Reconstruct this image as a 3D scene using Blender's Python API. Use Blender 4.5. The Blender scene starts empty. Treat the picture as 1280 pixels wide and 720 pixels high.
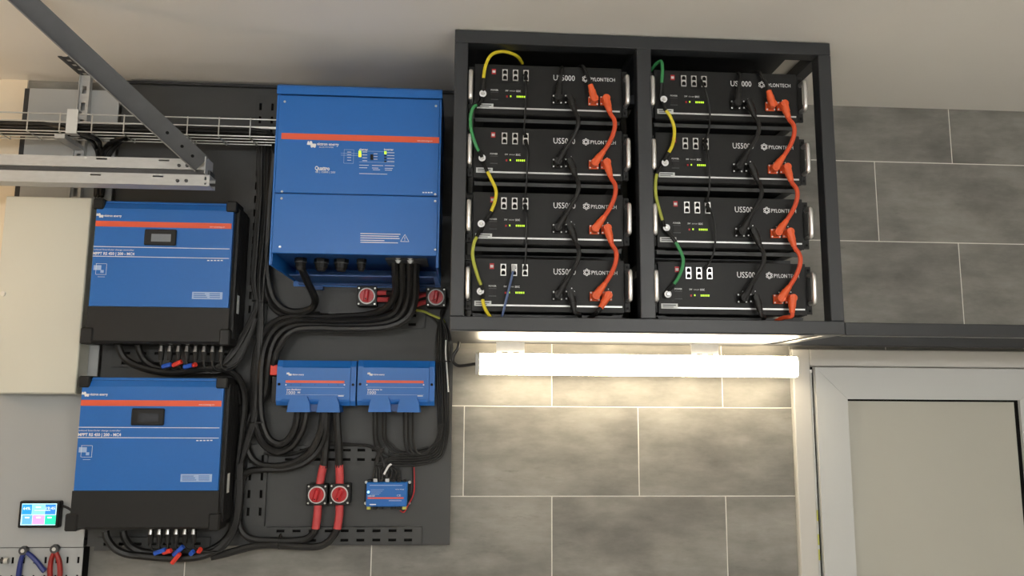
import bpy, bmesh, math, random
from mathutils import Vector, Matrix
random.seed(7)
S = bpy.context.scene
COL = S.collection
ZO = 1.55                                   # height of the lowest tile joint in view above the floor
CEIL = 1.42 + ZO
# ------------------------------------------------------------------ camera
CX, CY, CZ = -0.31166, -2.69370, 0.33257 + ZO
YAW, PITCH, ROLL, FPX = 0.063369, 0.139777, 0.006946, 969.59
_cy, _sy, _cp, _sp = math.cos(YAW), math.sin(YAW), math.cos(PITCH), math.sin(PITCH)
_f = Vector((_sy*_cp, _cy*_cp, _sp)); _r = Vector((_cy, -_sy, 0)); _u = _r.cross(_f)
RGT = _r*math.cos(ROLL) + _u*math.sin(ROLL); UPV = _u*math.cos(ROLL) - _r*math.sin(ROLL)
cam_data = bpy.data.cameras.new('camera'); cam = bpy.data.objects.new('camera', cam_data); COL.objects.link(cam)
cam_data.sensor_width = 36; cam_data.lens = 36*FPX/1280; cam_data.clip_start = 0.02
m = Matrix((RGT, UPV, -_f)).transposed().to_4x4(); m.translation = (CX, CY, CZ); cam.matrix_world = m
S.camera = cam
# ------------------------------------------------------------------ world, exposure
w = bpy.data.worlds.new('world'); S.world = w; w.use_nodes = True
w.node_tree.nodes['Background'].inputs[0].default_value = (0.5, 0.5, 0.5, 1)
w.node_tree.nodes['Background'].inputs[1].default_value = 0.05
vs = S.view_settings; vs.view_transform = 'Standard'; vs.look = 'None'; vs.exposure = 0.0; vs.gamma = 1; vs.use_curve_mapping = False
LAMP_E = 30.0       # under-shelf batten
FILL_E = 58.0       # unseen battens added behind the viewer to light the room
WARM_E = 62.0       # unseen lamp added beyond the left edge for warm light

def at(px, py, d):
    """point seen at photo pixel (px,py) that stands d metres in front of the tiled wall"""
    v = _f + RGT*((px-640)/FPX) - UPV*((py-360)/FPX)
    t = (-d - CY)/v.y
    return Vector((CX + t*v.x, -d, CZ + t*v.z))
def ax(px, py, d): return at(px, py, d).x
def az(px, py, d): return at(px, py, d).z

# ------------------------------------------------------------------ materials
def M(name, col, rough=0.5, metal=0.0, noise=(30, 0.06), bump=None, emit=None, spec=0.5, coat=0.0, stretch=(1, 1, 1)):
    mt = bpy.data.materials.new(name); mt.use_nodes = True
    nt = mt.node_tree; b = nt.nodes['Principled BSDF']
    b.inputs['Roughness'].default_value = rough; b.inputs['Metallic'].default_value = metal
    b.inputs['Specular IOR Level'].default_value = spec; b.inputs['Coat Weight'].default_value = coat
    tc = nt.nodes.new('ShaderNodeTexCoord'); mp = nt.nodes.new('ShaderNodeMapping'); mp.inputs['Scale'].default_value = stretch
    nt.links.new(tc.outputs['Object'], mp.inputs[0])
    nz = nt.nodes.new('ShaderNodeTexNoise'); nz.inputs['Scale'].default_value = noise[0]; nz.inputs['Detail'].default_value = 4
    nt.links.new(mp.outputs[0], nz.inputs['Vector'])
    mx = nt.nodes.new('ShaderNodeMix'); mx.data_type = 'RGBA'
    k = noise[1]
    mx.inputs[6].default_value = tuple(c*(1-k) for c in col) + (1,); mx.inputs[7].default_value = tuple(min(1, c*(1+k)) for c in col) + (1,)
    nt.links.new(nz.outputs[0], mx.inputs[0]); nt.links.new(mx.outputs[2], b.inputs['Base Color'])
    if bump:
        n2 = nt.nodes.new('ShaderNodeTexNoise'); n2.inputs['Scale'].default_value = bump[0]; n2.inputs['Detail'].default_value = 3
        nt.links.new(mp.outputs[0], n2.inputs['Vector'])
        bp = nt.nodes.new('ShaderNodeBump'); bp.inputs['Strength'].default_value = bump[1]; bp.inputs['Distance'].default_value = 0.002
        nt.links.new(n2.outputs[0], bp.inputs['Height']); nt.links.new(bp.outputs[0], b.inputs['Normal'])
    if emit:
        b.inputs['Emission Color'].default_value = tuple(emit[0]) + (1,); b.inputs['Emission Strength'].default_value = emit[1]
    return mt

def tile_material():
    mt = bpy.data.materials.new('concrete_tile'); mt.use_nodes = True
    nt = mt.node_tree; b = nt.nodes['Principled BSDF']; N = nt.nodes.new; Lk = nt.links.new
    tc = N('ShaderNodeTexCoord'); oi = N('ShaderNodeObjectInfo')
    off = N('ShaderNodeVectorMath'); off.operation = 'ADD'
    sc = N('ShaderNodeVectorMath'); sc.operation = 'SCALE'; sc.inputs[0].default_value = (13, 7, 5); Lk(oi.outputs['Random'], sc.inputs['Scale'])
    Lk(tc.outputs['Object'], off.inputs[0]); Lk(sc.outputs[0], off.inputs[1])
    mp = N('ShaderNodeMapping'); mp.inputs['Scale'].default_value = (0.55, 1, 1.15); Lk(off.outputs[0], mp.inputs[0])
    n1 = N('ShaderNodeTexNoise'); n1.inputs['Scale'].default_value = 6; n1.inputs['Detail'].default_value = 8; n1.inputs['Roughness'].default_value = 0.62; Lk(mp.outputs[0], n1.inputs['Vector'])
    r1 = N('ShaderNodeValToRGB'); r1.color_ramp.elements[0].position = 0.32; r1.color_ramp.elements[1].position = 0.7
    r1.color_ramp.elements[0].color = (0.150, 0.146, 0.134, 1); r1.color_ramp.elements[1].color = (0.300, 0.292, 0.268, 1); Lk(n1.outputs[0], r1.inputs[0])
    mp2 = N('ShaderNodeMapping'); mp2.inputs['Scale'].default_value = (0.35, 1, 1.6); Lk(off.outputs[0], mp2.inputs[0])
    n2 = N('ShaderNodeTexNoise'); n2.inputs['Scale'].default_value = 34; n2.inputs['Detail'].default_value = 7; n2.inputs['Roughness'].default_value = 0.7; Lk(mp2.outputs[0], n2.inputs['Vector'])
    n3 = N('ShaderNodeTexNoise'); n3.inputs['Scale'].default_value = 4.5; n3.inputs['Detail'].default_value = 3; Lk(off.outputs[0], n3.inputs['Vector'])
    r2 = N('ShaderNodeValToRGB'); r2.color_ramp.elements[0].position = 0.58; r2.color_ramp.elements[1].position = 0.70
    r2.color_ramp.elements[0].color = (0, 0, 0, 1); r2.color_ramp.elements[1].color = (1, 1, 1, 1); Lk(n2.outputs[0], r2.inputs[0])
    r3 = N('ShaderNodeValToRGB'); r3.color_ramp.elements[0].position = 0.5; r3.color_ramp.elements[1].position = 0.68; Lk(n3.outputs[0], r3.inputs[0])
    mu = N('ShaderNodeMath'); mu.operation = 'MULTIPLY'; Lk(r2.outputs[0], mu.inputs[0]); Lk(r3.outputs[0], mu.inputs[1])
    mu2 = N('ShaderNodeMath'); mu2.operation = 'MULTIPLY'; mu2.inputs[1].default_value = 0.6; Lk(mu.outputs[0], mu2.inputs[0])
    mx = N('ShaderNodeMix'); mx.data_type = 'RGBA'; mx.inputs[7].default_value = (0.10, 0.095, 0.085, 1)
    Lk(mu2.outputs[0], mx.inputs[0]); Lk(r1.outputs[0], mx.inputs[6])
    n4 = N('ShaderNodeTexNoise'); n4.inputs['Scale'].default_value = 11; n4.inputs['Detail'].default_value = 9; n4.inputs['Roughness'].default_value = 0.75; Lk(mp2.outputs[0], n4.inputs['Vector'])
    mp3 = N('ShaderNodeMapRange'); mp3.inputs[1].default_value = 0.3; mp3.inputs[2].default_value = 0.7; mp3.inputs[3].default_value = 0.84; mp3.inputs[4].default_value = 1.14; Lk(n4.outputs[0], mp3.inputs[0])
    vm = N('ShaderNodeVectorMath'); vm.operation = 'SCALE'; Lk(mx.outputs[2], vm.inputs[0]); Lk(mp3.outputs[0], vm.inputs['Scale'])
    Lk(vm.outputs[0], b.inputs['Base Color'])
    b.inputs['Roughness'].default_value = 0.5; b.inputs['Specular IOR Level'].default_value = 0.35
    bp = N('ShaderNodeBump'); bp.inputs['Strength'].default_value = 0.15; bp.inputs['Distance'].default_value = 0.002; Lk(n2.outputs[0], bp.inputs['Height']); Lk(bp.outputs[0], b.inputs['Normal'])
    return mt

m_tile = tile_material()
m_grout = M('grout', (0.80, 0.78, 0.72), 0.85, noise=(60, 0.08))
m_ceiling = M('ceiling_paint', (0.88, 0.865, 0.825), 0.75, noise=(3, 0.02), bump=(180, 0.05))
m_plaster = M('cream_plaster', (0.86, 0.76, 0.60), 0.8, noise=(6, 0.03), bump=(120, 0.1))
m_wallpaint = M('wall_paint', (0.74, 0.72, 0.68), 0.8, noise=(4, 0.04))
m_floor = M('garage_floor', (0.62, 0.60, 0.57), 0.5, noise=(5, 0.12))
m_board = M('anthracite_board', (0.050, 0.053, 0.055), 0.55, noise=(25, 0.05), bump=(400, 0.05))
m_strip = M('anthracite_strip', (0.043, 0.046, 0.048), 0.5, noise=(40, 0.06))
m_rack = M('anthracite_powder_coat', (0.030, 0.033, 0.037), 0.38, noise=(60, 0.08), bump=(500, 0.06))
m_lightpanel = M('light_grey_sheet', (0.40, 0.42, 0.43), 0.4, noise=(4, 0.03))
m_cabinet = M('cabinet_offwhite', (0.66, 0.66, 0.58), 0.45, noise=(6, 0.02))
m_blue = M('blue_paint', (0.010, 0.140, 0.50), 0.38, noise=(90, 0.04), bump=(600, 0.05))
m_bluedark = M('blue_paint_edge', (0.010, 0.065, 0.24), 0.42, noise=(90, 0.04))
m_red = M('red_stripe', (0.80, 0.11, 0.045), 0.4)
m_black = M('black_plastic', (0.009, 0.009, 0.009), 0.45, noise=(70, 0.1), spec=0.35)
m_casing = M('black_casing', (0.012, 0.012, 0.012), 0.5, noise=(80, 0.1), spec=0.35)
m_batt = M('battery_black', (0.010, 0.0105, 0.011), 0.45, noise=(120, 0.1), spec=0.3, bump=(700, 0.05))
m_cable = M('black_cable', (0.010, 0.010, 0.010), 0.40, noise=(80, 0.1), spec=0.4)
m_white = M('white_print', (0.85, 0.86, 0.88), 0.5, noise=(10, 0.01))
m_paleblue = M('pale_blue_print', (0.38, 0.52, 0.78), 0.5, noise=(10, 0.02))
m_label = M('paper_label', (0.68, 0.70, 0.70), 0.6)
m_alu = M('brushed_aluminium', (0.80, 0.80, 0.80), 0.28, 0.9, noise=(60, 0.05))
m_silver = M('silver_strip', (0.70, 0.71, 0.72), 0.35, 0.6, noise=(60, 0.04))
m_galv = M('galvanised_steel', (0.52, 0.53, 0.53), 0.55, 0.35, noise=(35, 0.14), stretch=(1, 3, 3))
m_galvdark = M('dark_steel', (0.075, 0.078, 0.082), 0.5, 0.4, noise=(30, 0.15))
m_bracelit = M('lit_flange_steel', (0.20, 0.19, 0.175), 0.5, 0.3, noise=(30, 0.2))  # brace steel made lighter, light on the flange painted into its colour
m_wire = M('zinc_wire', (0.62, 0.62, 0.60), 0.35, 0.8, noise=(60, 0.06))
m_steel = M('screw_steel', (0.72, 0.72, 0.70), 0.3, 0.8)
m_orange = M('orange_plastic', (0.82, 0.12, 0.03), 0.42, noise=(60, 0.05))
m_orangecable = M('orange_cable', (0.72, 0.085, 0.025), 0.45, noise=(60, 0.05))
m_redsleeve = M('red_heat_shrink', (0.56, 0.065, 0.07), 0.45, noise=(40, 0.08))
m_redknob = M('red_knob', (0.50, 0.015, 0.022), 0.35)
m_yellow = M('yellow_wire', (0.78, 0.64, 0.03), 0.45)
m_green = M('green_wire', (0.05, 0.30, 0.10), 0.45)
m_ygreen = M('yellow_green_wire', (0.42, 0.45, 0.06), 0.45)
m_bluewire = M('blue_data_wire', (0.10, 0.15, 0.30), 0.45)
m_clear = M('clear_plug', (0.60, 0.62, 0.62), 0.2)
m_tagblue = M('blue_tag', (0.02, 0.10, 0.55), 0.45)
m_tagred = M('red_tag', (0.75, 0.05, 0.03), 0.45)
m_pvc = M('grey_pvc_profile', (0.56, 0.575, 0.57), 0.35, noise=(4, 0.02))
m_pvcwarm = M('door_frame_pvc', (0.56, 0.55, 0.52), 0.4, noise=(4, 0.02))
m_doorpanel = M('door_panel', (0.47, 0.465, 0.41), 0.4, noise=(3, 0.03))
m_gasketshade = M('black_gasket_and_shade', (0.006, 0.006, 0.006), 0.7, spec=0.1)
m_lcd = M('lcd_grey', (0.22, 0.24, 0.27), 0.2)
m_lcdoff = M('lcd_dark', (0.022, 0.027, 0.038), 0.2)
m_lamp = M('led_diffuser', (0.9, 0.88, 0.82), 0.4, emit=((1.0, 0.83, 0.58), LAMP_E))
m_lampbody = M('lamp_housing', (0.55, 0.55, 0.53), 0.4)
m_filllamp = M('fill_lamp_diffuser', (0.9, 0.9, 0.9), 0.4, emit=((1.0, 0.99, 0.965), FILL_E))
m_warmfill = M('warm_fill_glass', (0.9, 0.85, 0.7), 0.4, emit=((1.0, 0.68, 0.38), WARM_E))
m_ledg = M('green_led', (0.3, 0.6, 0.02), 0.4, emit=((0.62, 0.95, 0.04), 1.0))
m_ledy = M('yellow_led', (0.7, 0.6, 0.02), 0.4, emit=((0.9, 0.85, 0.03), 1.0))
m_ledb = M('blue_led', (0.3, 0.7, 1.0), 0.4, emit=((0.45, 0.8, 1.0), 1.2))
m_grip_b = M('blue_grip', (0.02, 0.035, 0.20), 0.4)
m_grip_r = M('red_grip', (0.32, 0.02, 0.015), 0.4)
m_brass = M('brass_strike', (0.55, 0.55, 0.12), 0.4, 0.4)
def screen(n, c, s=0.9): return M(n, c, 0.3, noise=(10, 0.01), emit=(c, s))

# ------------------------------------------------------------------ mesh builder
class MB:
    def __init__(s): s.bm = bmesh.new()
    def box(s, x0, x1, d0, d1, z0, z1, bev=0.0, seg=1):
        """x range, distance-from-wall range, z range"""
        c = Vector(((x0+x1)/2, -(d0+d1)/2, (z0+z1)/2))
        mt = Matrix.Translation(c) @ Matrix.Diagonal((abs(x1-x0), abs(d1-d0), abs(z1-z0), 1))
        g = bmesh.ops.create_cube(s.bm, size=1, matrix=mt)
        if bev > 0:
            ed = list({e for v in g['verts'] for e in v.link_edges})
            bmesh.ops.bevel(s.bm, geom=ed, offset=bev, segments=seg, affect='EDGES', profile=0.5)
        return s
    def cyl(s, p0, p1, r, r1=None, n=14):
        p0, p1 = Vector(p0), Vector(p1); ax_ = p1-p0; L = ax_.length
        q = Vector((0, 0, 1)).rotation_difference(ax_.normalized()).to_matrix().to_4x4()
        mt = Matrix.Translation((p0+p1)/2) @ q
        bmesh.ops.create_cone(s.bm, cap_ends=True, segments=n, radius1=r, radius2=r if r1 is None else r1, depth=L, matrix=mt)
        return s
    def ring(s, c, axis, ro, ri, th, n=24):
        q = Vector((0, 0, 1)).rotation_difference(Vector(axis).normalized()).to_matrix()
        vs_ = []
        for rad, h in ((ro, 0), (ro, th), (ri, th), (ri, 0)):
            vs_.append([s.bm.verts.new(Vector(c)+q@Vector((rad*math.cos(2*math.pi*i/n), rad*math.sin(2*math.pi*i/n), h))) for i in range(n)])
        for k in range(4):
            a, b = vs_[k], vs_[(k+1) % 4]
            for i in range(n): s.bm.faces.new((a[i], a[(i+1) % n], b[(i+1) % n], b[i]))
        return s
    def tube(s, pts, r, n=8, r1=None):
        P = [Vector(p) for p in pts]; N = len(P)
        T = [(P[min(i+1, N-1)]-P[max(i-1, 0)]).normalized() for i in range(N)]
        nrm = T[0].orthogonal().normalized(); rings = []
        for i in range(N):
            nrm = (nrm - T[i]*nrm.dot(T[i])).normalized(); bi = T[i].cross(nrm)
            rr = r if r1 is None else r + (r1-r)*i/(N-1)
            rings.append([s.bm.verts.new(P[i]+(nrm*math.cos(2*math.pi*k/n)+bi*math.sin(2*math.pi*k/n))*rr) for k in range(n)])
        for i in range(N-1):
            a, b = rings[i], rings[i+1]
            for k in range(n): s.bm.faces.new((a[k], a[(k+1) % n], b[(k+1) % n], b[k]))
        s.bm.faces.new(rings[0][::-1]); s.bm.faces.new(rings[-1])
        return s
    def prism(s, poly, d0, d1):
        """polygon in (x,z), extruded from d0 to d1 in front of the wall"""
        a = [s.bm.verts.new((x, -d0, z)) for x, z in poly]; b = [s.bm.verts.new((x, -d1, z)) for x, z in poly]
        n = len(poly)
        s.bm.faces.new(a); s.bm.faces.new(b[::-1])
        for i in range(n): s.bm.faces.new((a[i], b[i], b[(i+1) % n], a[(i+1) % n]))
        return s
    def prism_x(s, poly, x0, x1):
        """polygon in (d,z), extruded along x"""
        a = [s.bm.verts.new((x0, -d, z)) for d, z in poly]; b = [s.bm.verts.new((x1, -d, z)) for d, z in poly]
        n = len(poly)
        s.bm.faces.new(a); s.bm.faces.new(b[::-1])
        for i in range(n): s.bm.faces.new((a[i], b[i], b[(i+1) % n], a[(i+1) % n]))
        return s
    def perf(s, x0, x1, z0, z1, d0, d1, holes):
        """flat plate with rectangular holes"""
        xs = sorted({x0, x1} | {h[0] for h in holes} | {h[1] for h in holes}); zs = sorted({z0, z1} | {h[2] for h in holes} | {h[3] for h in holes})
        nx, nz = len(xs), len(zs); V = {}
        def vv(i, k, d):
            if (i, k, d) not in V: V[(i, k, d)] = s.bm.verts.new((xs[i], -d, zs[k]))
            return V[(i, k, d)]
        def solid(i, k):
            if i < 0 or k < 0 or i >= nx-1 or k >= nz-1: return False
            cx, cz = (xs[i]+xs[i+1])/2, (zs[k]+zs[k+1])/2
            return not any(h[0] < cx < h[1] and h[2] < cz < h[3] for h in holes)
        for i in range(nx-1):
            for k in range(nz-1):
                if not solid(i, k): continue
                s.bm.faces.new((vv(i, k, d1), vv(i+1, k, d1), vv(i+1, k+1, d1), vv(i, k+1, d1)))
                s.bm.faces.new((vv(i, k, d0), vv(i, k+1, d0), vv(i+1, k+1, d0), vv(i+1, k, d0)))
                for di, dk, e in ((-1, 0, ((i, k), (i, k+1))), (1, 0, ((i+1, k+1), (i+1, k))), (0, -1, ((i+1, k), (i, k))), (0, 1, ((i, k+1), (i+1, k+1)))):
                    if not solid(i+di, k+dk):
                        (a, b), (c, e2) = e
                        s.bm.faces.new((vv(a, b, d0), vv(a, b, d1), vv(c, e2, d1), vv(c, e2, d0)))
        return s

ORG = {}
def obj(name, mb, mat, parent=None, smooth=False, label=None, cat=None, group=None, kind=None):
    bm = mb.bm if isinstance(mb, MB) else mb
    bmesh.ops.recalc_face_normals(bm, faces=bm.faces)
    if parent is not None: o0 = ORG[parent]
    else:
        xs = [v.co.x for v in bm.verts]; ys = [v.co.y for v in bm.verts]; zs = [v.co.z for v in bm.verts]
        o0 = Vector(((min(xs)+max(xs))/2, (min(ys)+max(ys))/2, min(zs)))
    bmesh.ops.translate(bm, verts=bm.verts, vec=-o0)
    me = bpy.data.meshes.new(name); bm.to_mesh(me); bm.free()
    if smooth:
        for p in me.polygons: p.use_smooth = True
        try: me.set_sharp_from_angle(angle=0.7)
        except Exception: pass
    me.materials.append(mat)
    o = bpy.data.objects.new(name, me); COL.objects.link(o)
    if parent is not None: o.parent = parent
    else: o.location = o0
    ORG[o] = o0
    tag(o, label, cat, group, kind)
    return o
def tag(o, label=None, cat=None, group=None, kind=None):
    if label: o['label'] = label
    if cat: o['category'] = cat
    if group: o['group'] = group
    if kind: o['kind'] = kind
def thing(name, loc, label, cat, group=None, kind=None):
    o = bpy.data.objects.new(name, None); COL.objects.link(o); o.location = loc; o.empty_display_size = 0.05
    ORG[o] = Vector(loc); tag(o, label, cat, group, kind); return o
def copy_tree(o, parent=None):
    c = o.copy(); COL.objects.link(c); c.parent = parent
    for ch in list(o.children): copy_tree(ch, c)
    return c
def box(name, x0, x1, d0, d1, z0, z1, mat, parent=None, bev=0.0, **k):
    return obj(name, MB().box(x0, x1, d0, d1, z0, z1, bev), mat, parent, **k)
def pbox(name, px0, py0, px1, py1, d0, d1, mat, parent=None, bev=0.0, **k):
    """box whose front face (at d1) covers a photo rectangle"""
    a, b = at(px0, py0, d1), at(px1, py1, d1); e = at(px0, py1, d1); g = at(px1, py0, d1)
    return box(name, (a.x+e.x)/2, (b.x+g.x)/2, d0, d1, (e.z+b.z)/2, (a.z+g.z)/2, mat, parent, bev, **k)

def spline(P, seg=7):
    P = [Vector(p) for p in P]
    if len(P) < 3: return P
    Q = [2*P[0]-P[1]] + P + [2*P[-1]-P[-2]]; out = []
    for i in range(1, len(Q)-2):
        a, b, c, d = Q[i-1:i+3]
        for k in range(seg):
            t = k/seg
            out.append(0.5*((2*b)+(c-a)*t+(2*a-5*b+4*c-d)*t*t+(3*b-a-3*c+d)*t**3))
    out.append(P[-1]); return out
def hermite(P, T, seg=10):
    out = []
    for i in range(len(P)-1):
        for k in range(seg):
            t = k/seg; t2, t3 = t*t, t*t*t
            out.append(P[i]*(2*t3-3*t2+1)+T[i]*(t3-2*t2+t)+P[i+1]*(-2*t3+3*t2)+T[i+1]*(t3-t2))
    out.append(P[-1]); return out
def pts(*L): return [at(*p) for p in L]

_fonts = {}
def text(parent, name, s, x, z, d, width, cap, mat, bold=0.0, shear=0.0):
    """lettering on a face d in front of the wall; x,z = left end of the baseline, width and capital height in metres"""
    cu = bpy.data.curves.new('text_tmp', 'FONT'); cu.body = s; cu.size = 1; cu.resolution_u = 2; cu.offset = bold; cu.shear = shear
    t = bpy.data.objects.new('text_tmp', cu); COL.objects.link(t)
    dg = bpy.context.evaluated_depsgraph_get(); me = bpy.data.meshes.new_from_object(t.evaluated_get(dg))
    bpy.data.objects.remove(t); bpy.data.curves.remove(cu)
    xs = [v.co.x for v in me.vertices]; x0, x1 = min(xs), max(xs); o0 = ORG[parent]
    for v in me.vertices:
        v.co = Vector((x + (v.co.x-x0)/(x1-x0)*width, -d, z + v.co.y/0.70*cap)) - o0
    me.name = name; me.materials.clear(); me.materials.append(mat)
    o = bpy.data.objects.new(name, me); COL.objects.link(o); o.parent = parent; ORG[o] = o0
    return o
def ptext(parent, name, s, px, py, pw, ph, d, mat, bold=0.0, shear=0.0):
    a, b, c = at(px, py, d), at(px+pw, py, d), at(px, py-ph, d)
    return text(parent, name, s, a.x, a.z, d, b.x-a.x, c.z-a.z, mat, bold, shear)

def cable(name, P, r, mat, label, group=None, cat='cable', n=8, seg=7, parent=None):
    return obj(name, MB().tube(spline(P, seg), r, n), mat, parent, smooth=True, label=label if parent is None else None, cat=cat if parent is None else None, group=group)

# ================================================================== setting
XL, XR, YF = -2.6, 2.7, 5.3
P_, H_ = 0.602, 0.302
wall = box('wall_back', XL-0.1, XR+0.1, -0.15, -0.0018, 0, CEIL, m_grout, kind='structure')
XT = -1.842                                  # tiling ends here, cream plaster beyond
XDOOR0, XDOOR1, ZDOOR = 0.849, 1.862, 0.508+ZO
tile_cache = {}
def tile(x0, x1, z0, z1):
    if x1-x0 < 0.006 or z1-z0 < 0.006: return
    key = (round(x1-x0, 4), round(z1-z0, 4))
    if key not in tile_cache:
        o = box('tile', x0, x1, -0.0018, 0.0, z0, z1, m_tile, wall, bev=0.0006)
        me = o.data
        # re-centre the shared mesh on the tile
        c = Vector(((x0+x1)/2, 0, (z0+z1)/2)) - ORG[wall]
        for v in me.vertices: v.co -= c
        o.location = c; tile_cache[key] = me
    else:
        o = bpy.data.objects.new('tile', tile_cache[key]); COL.objects.link(o); o.parent = wall
        o.location = Vector(((x0+x1)/2, 0, (z0+z1)/2)) - ORG[wall]
g = 0.0019
for row in range(-6, 5):
    z0, z1 = ZO+row*H_+g, min(ZO+(row+1)*H_-g, CEIL)
    if z1 <= 0: continue
    z0 = max(z0, 0.0)
    shift = 0.5 if row % 2 == 0 else 0.0     # half-bond
    for k in range(-5, 6):
        x0, x1 = (k+shift)*P_+g, (k+1+shift)*P_-g
        x0, x1 = max(x0, XT), min(x1, XR)
        if x1 <= x0: continue
        # cut round the door opening
        if z0 < ZDOOR and x1 > XDOOR0 and x0 < XDOOR1:
            if z1 > ZDOOR: tile(max(x0, XDOOR0), min(x1, XDOOR1), ZDOOR, z1)
            if x0 < XDOOR0: tile(x0, XDOOR0-0.001, z0, z1)
            if x1 > XDOOR1: tile(XDOOR1+0.001, x1, z0, z1)
        else: tile(x0, x1, z0, z1)
box('plaster', XL, XT-0.002, -0.0018, 0.002, 0, CEIL, m_plaster, wall)
box('ceiling', XL-0.1, XR+0.1, -0.15, YF+0.1, CEIL, CEIL+0.1, m_ceiling, kind='structure')
box('floor', XL-0.1, XR+0.1, -0.15, YF+0.1, -0.1, 0, m_floor, kind='structure')
box('wall_left', XL-0.1, XL, 0, YF, 0, CEIL, m_wallpaint, kind='structure')
box('wall_right', XR, XR+0.1, 0, YF, 0, CEIL, m_wallpaint, kind='structure')
box('wall_front', XL-0.1, XR+0.1, YF, YF+0.1, 0, CEIL, m_wallpaint, kind='structure')

# ------------------------------------------------------------------ door
d1 = thing('door_1', ((XDOOR0+XDOOR1)/2, 0, 0), None, None, kind='structure')
box('jamb', XDOOR0, 0.912, 0, 0.022, 0, ZDOOR, m_pvcwarm, d1, 0.003)
box('jamb', 1.80, XDOOR1, 0, 0.022, 0, ZDOOR, m_pvcwarm, d1, 0.003)
box('frame_head', 0.9125, 1.7995, 0, 0.022, 0.448+ZO, ZDOOR, m_pvcwarm, d1, 0.003)
box('frame_rebate', 0.9125, 0.921, -0.003, 0.012, 0, 0.436+ZO, m_pvc, d1)
box('gasket', 0.9215, 0.927, -0.003, 0.006, 0, 0.446+ZO, m_gasketshade, d1)
for z in (0.02, -0.06, -0.11): box('strike_plate', 0.9135, 0.920, 0.0121, 0.0135, z-0.022+ZO-0.08, z+0.014+ZO-0.08, m_brass, d1)
box('strike_plate', 0.9135, 0.922, 0.0121, 0.0135, 0.425+ZO, 0.436+ZO, m_steel, d1)
LX0, LX1, PX0, PX1, PZ, LZ = 0.927, 1.795, 1.038, 1.668, 0.334+ZO, 0.444+ZO
leaf = MB()
leaf.prism([(LX0, 0.02), (PX0, 0.15), (PX0, PZ), (LX0, LZ)], -0.003, 0.030)
obj('stile', leaf, m_pvc, d1)
obj('stile', MB().prism([(PX1, 0.15), (LX1, 0.02), (LX1, LZ), (PX1, PZ)], -0.003, 0.030), m_pvc, d1)
obj('top_rail', MB().prism([(LX0+0.0008, LZ), (PX0+0.0008, PZ), (PX1-0.0008, PZ), (LX1-0.0008, LZ)], -0.003, 0.030), m_pvc, d1)
obj('bottom_rail', MB().prism([(LX0+0.0008, 0.02), (LX1-0.0008, 0.02), (PX1-0.0008, 0.15), (PX0+0.0008, 0.15)], -0.003, 0.030), m_pvc, d1)
gk = MB().box(PX0, PX1, -0.003, 0.019, PZ-0.007, PZ); gk.box(PX1-0.013, PX1, -0.003, 0.019, 0.15, PZ-0.007); gk.box(PX0, PX0+0.0025, -0.003, 0.019, 0.15, PZ-0.007)
obj('panel_gasket', gk, m_gasketshade, d1)
box('door_panel', PX0+0.0025, PX1-0.013, -0.003, 0.017, 0.15, PZ-0.007, m_doorpanel, d1)

# ================================================================== fill lamps added out of view
def fill_lamp(x, d, label):
    zz = CEIL-0.55
    t = thing('fill_batten', (x, -d, zz-0.05), label, 'lamp')
    obj('diffuser', MB().cyl((x-0.60, -d, zz), (x+0.60, -d, zz), 0.04, n=16), m_filllamp, t, smooth=True)
    for k in (-0.61, 0.61): obj('end_cap', MB().cyl((x+k-0.0095, -d, zz), (x+k+0.0095, -d, zz), 0.042), m_lampbody, t)
    for k in (-0.61, 0.61): obj('suspension', MB().cyl((x+k, -d, zz+0.042), (x+k, -d, CEIL-0.0005), 0.003, n=6), m_steel, t)
fill_lamp(-1.3, 4.0, 'added fill batten, unseen behind the viewer on the garage door side')
fill_lamp(1.3, 4.0, 'added fill batten, unseen behind the viewer on the house door side')
t = thing('warm_fill_lamp', (XL+0.06, -0.75, 0.75+ZO), 'added warm fill lamp, unseen on the side wall by the garage door', 'lamp')
obj('base', MB().cyl((XL+0.001, -0.75, 0.8+ZO), (XL+0.03, -0.75, 0.8+ZO), 0.05), m_lampbody, t)
obj('globe', MB().cyl((XL+0.03, -0.75, 0.8+ZO), (XL+0.13, -0.75, 0.8+ZO), 0.055, 0.04), m_warmfill, t, smooth=True)

# ================================================================== mounting board
DB = 0.04
BX0, BX1, BZ0, BZ1 = -1.500, -0.343, -0.150+ZO, 1.4+ZO
board = thing('mounting_board', ((BX0+BX1)/2, -DB/2, BZ0), 'anthracite sheet metal mounting board behind the blue devices', 'board')
mb = MB().box(BX0, BX1, DB-0.003, DB, BZ0, BZ1)
obj('sheet', mb, m_board, board)
box('top_lip', BX0, BX1, 0.0005, DB+0.016, BZ1, BZ1+0.008, m_rack, board)
box('side_lip', BX1-0.003, BX1, 0.0005, DB-0.003, BZ0, BZ1, m_board, board)
box('bottom_lip', BX0, BX1-0.003, 0.0005, DB-0.003, BZ0, BZ0+0.003, m_board, board)

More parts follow.
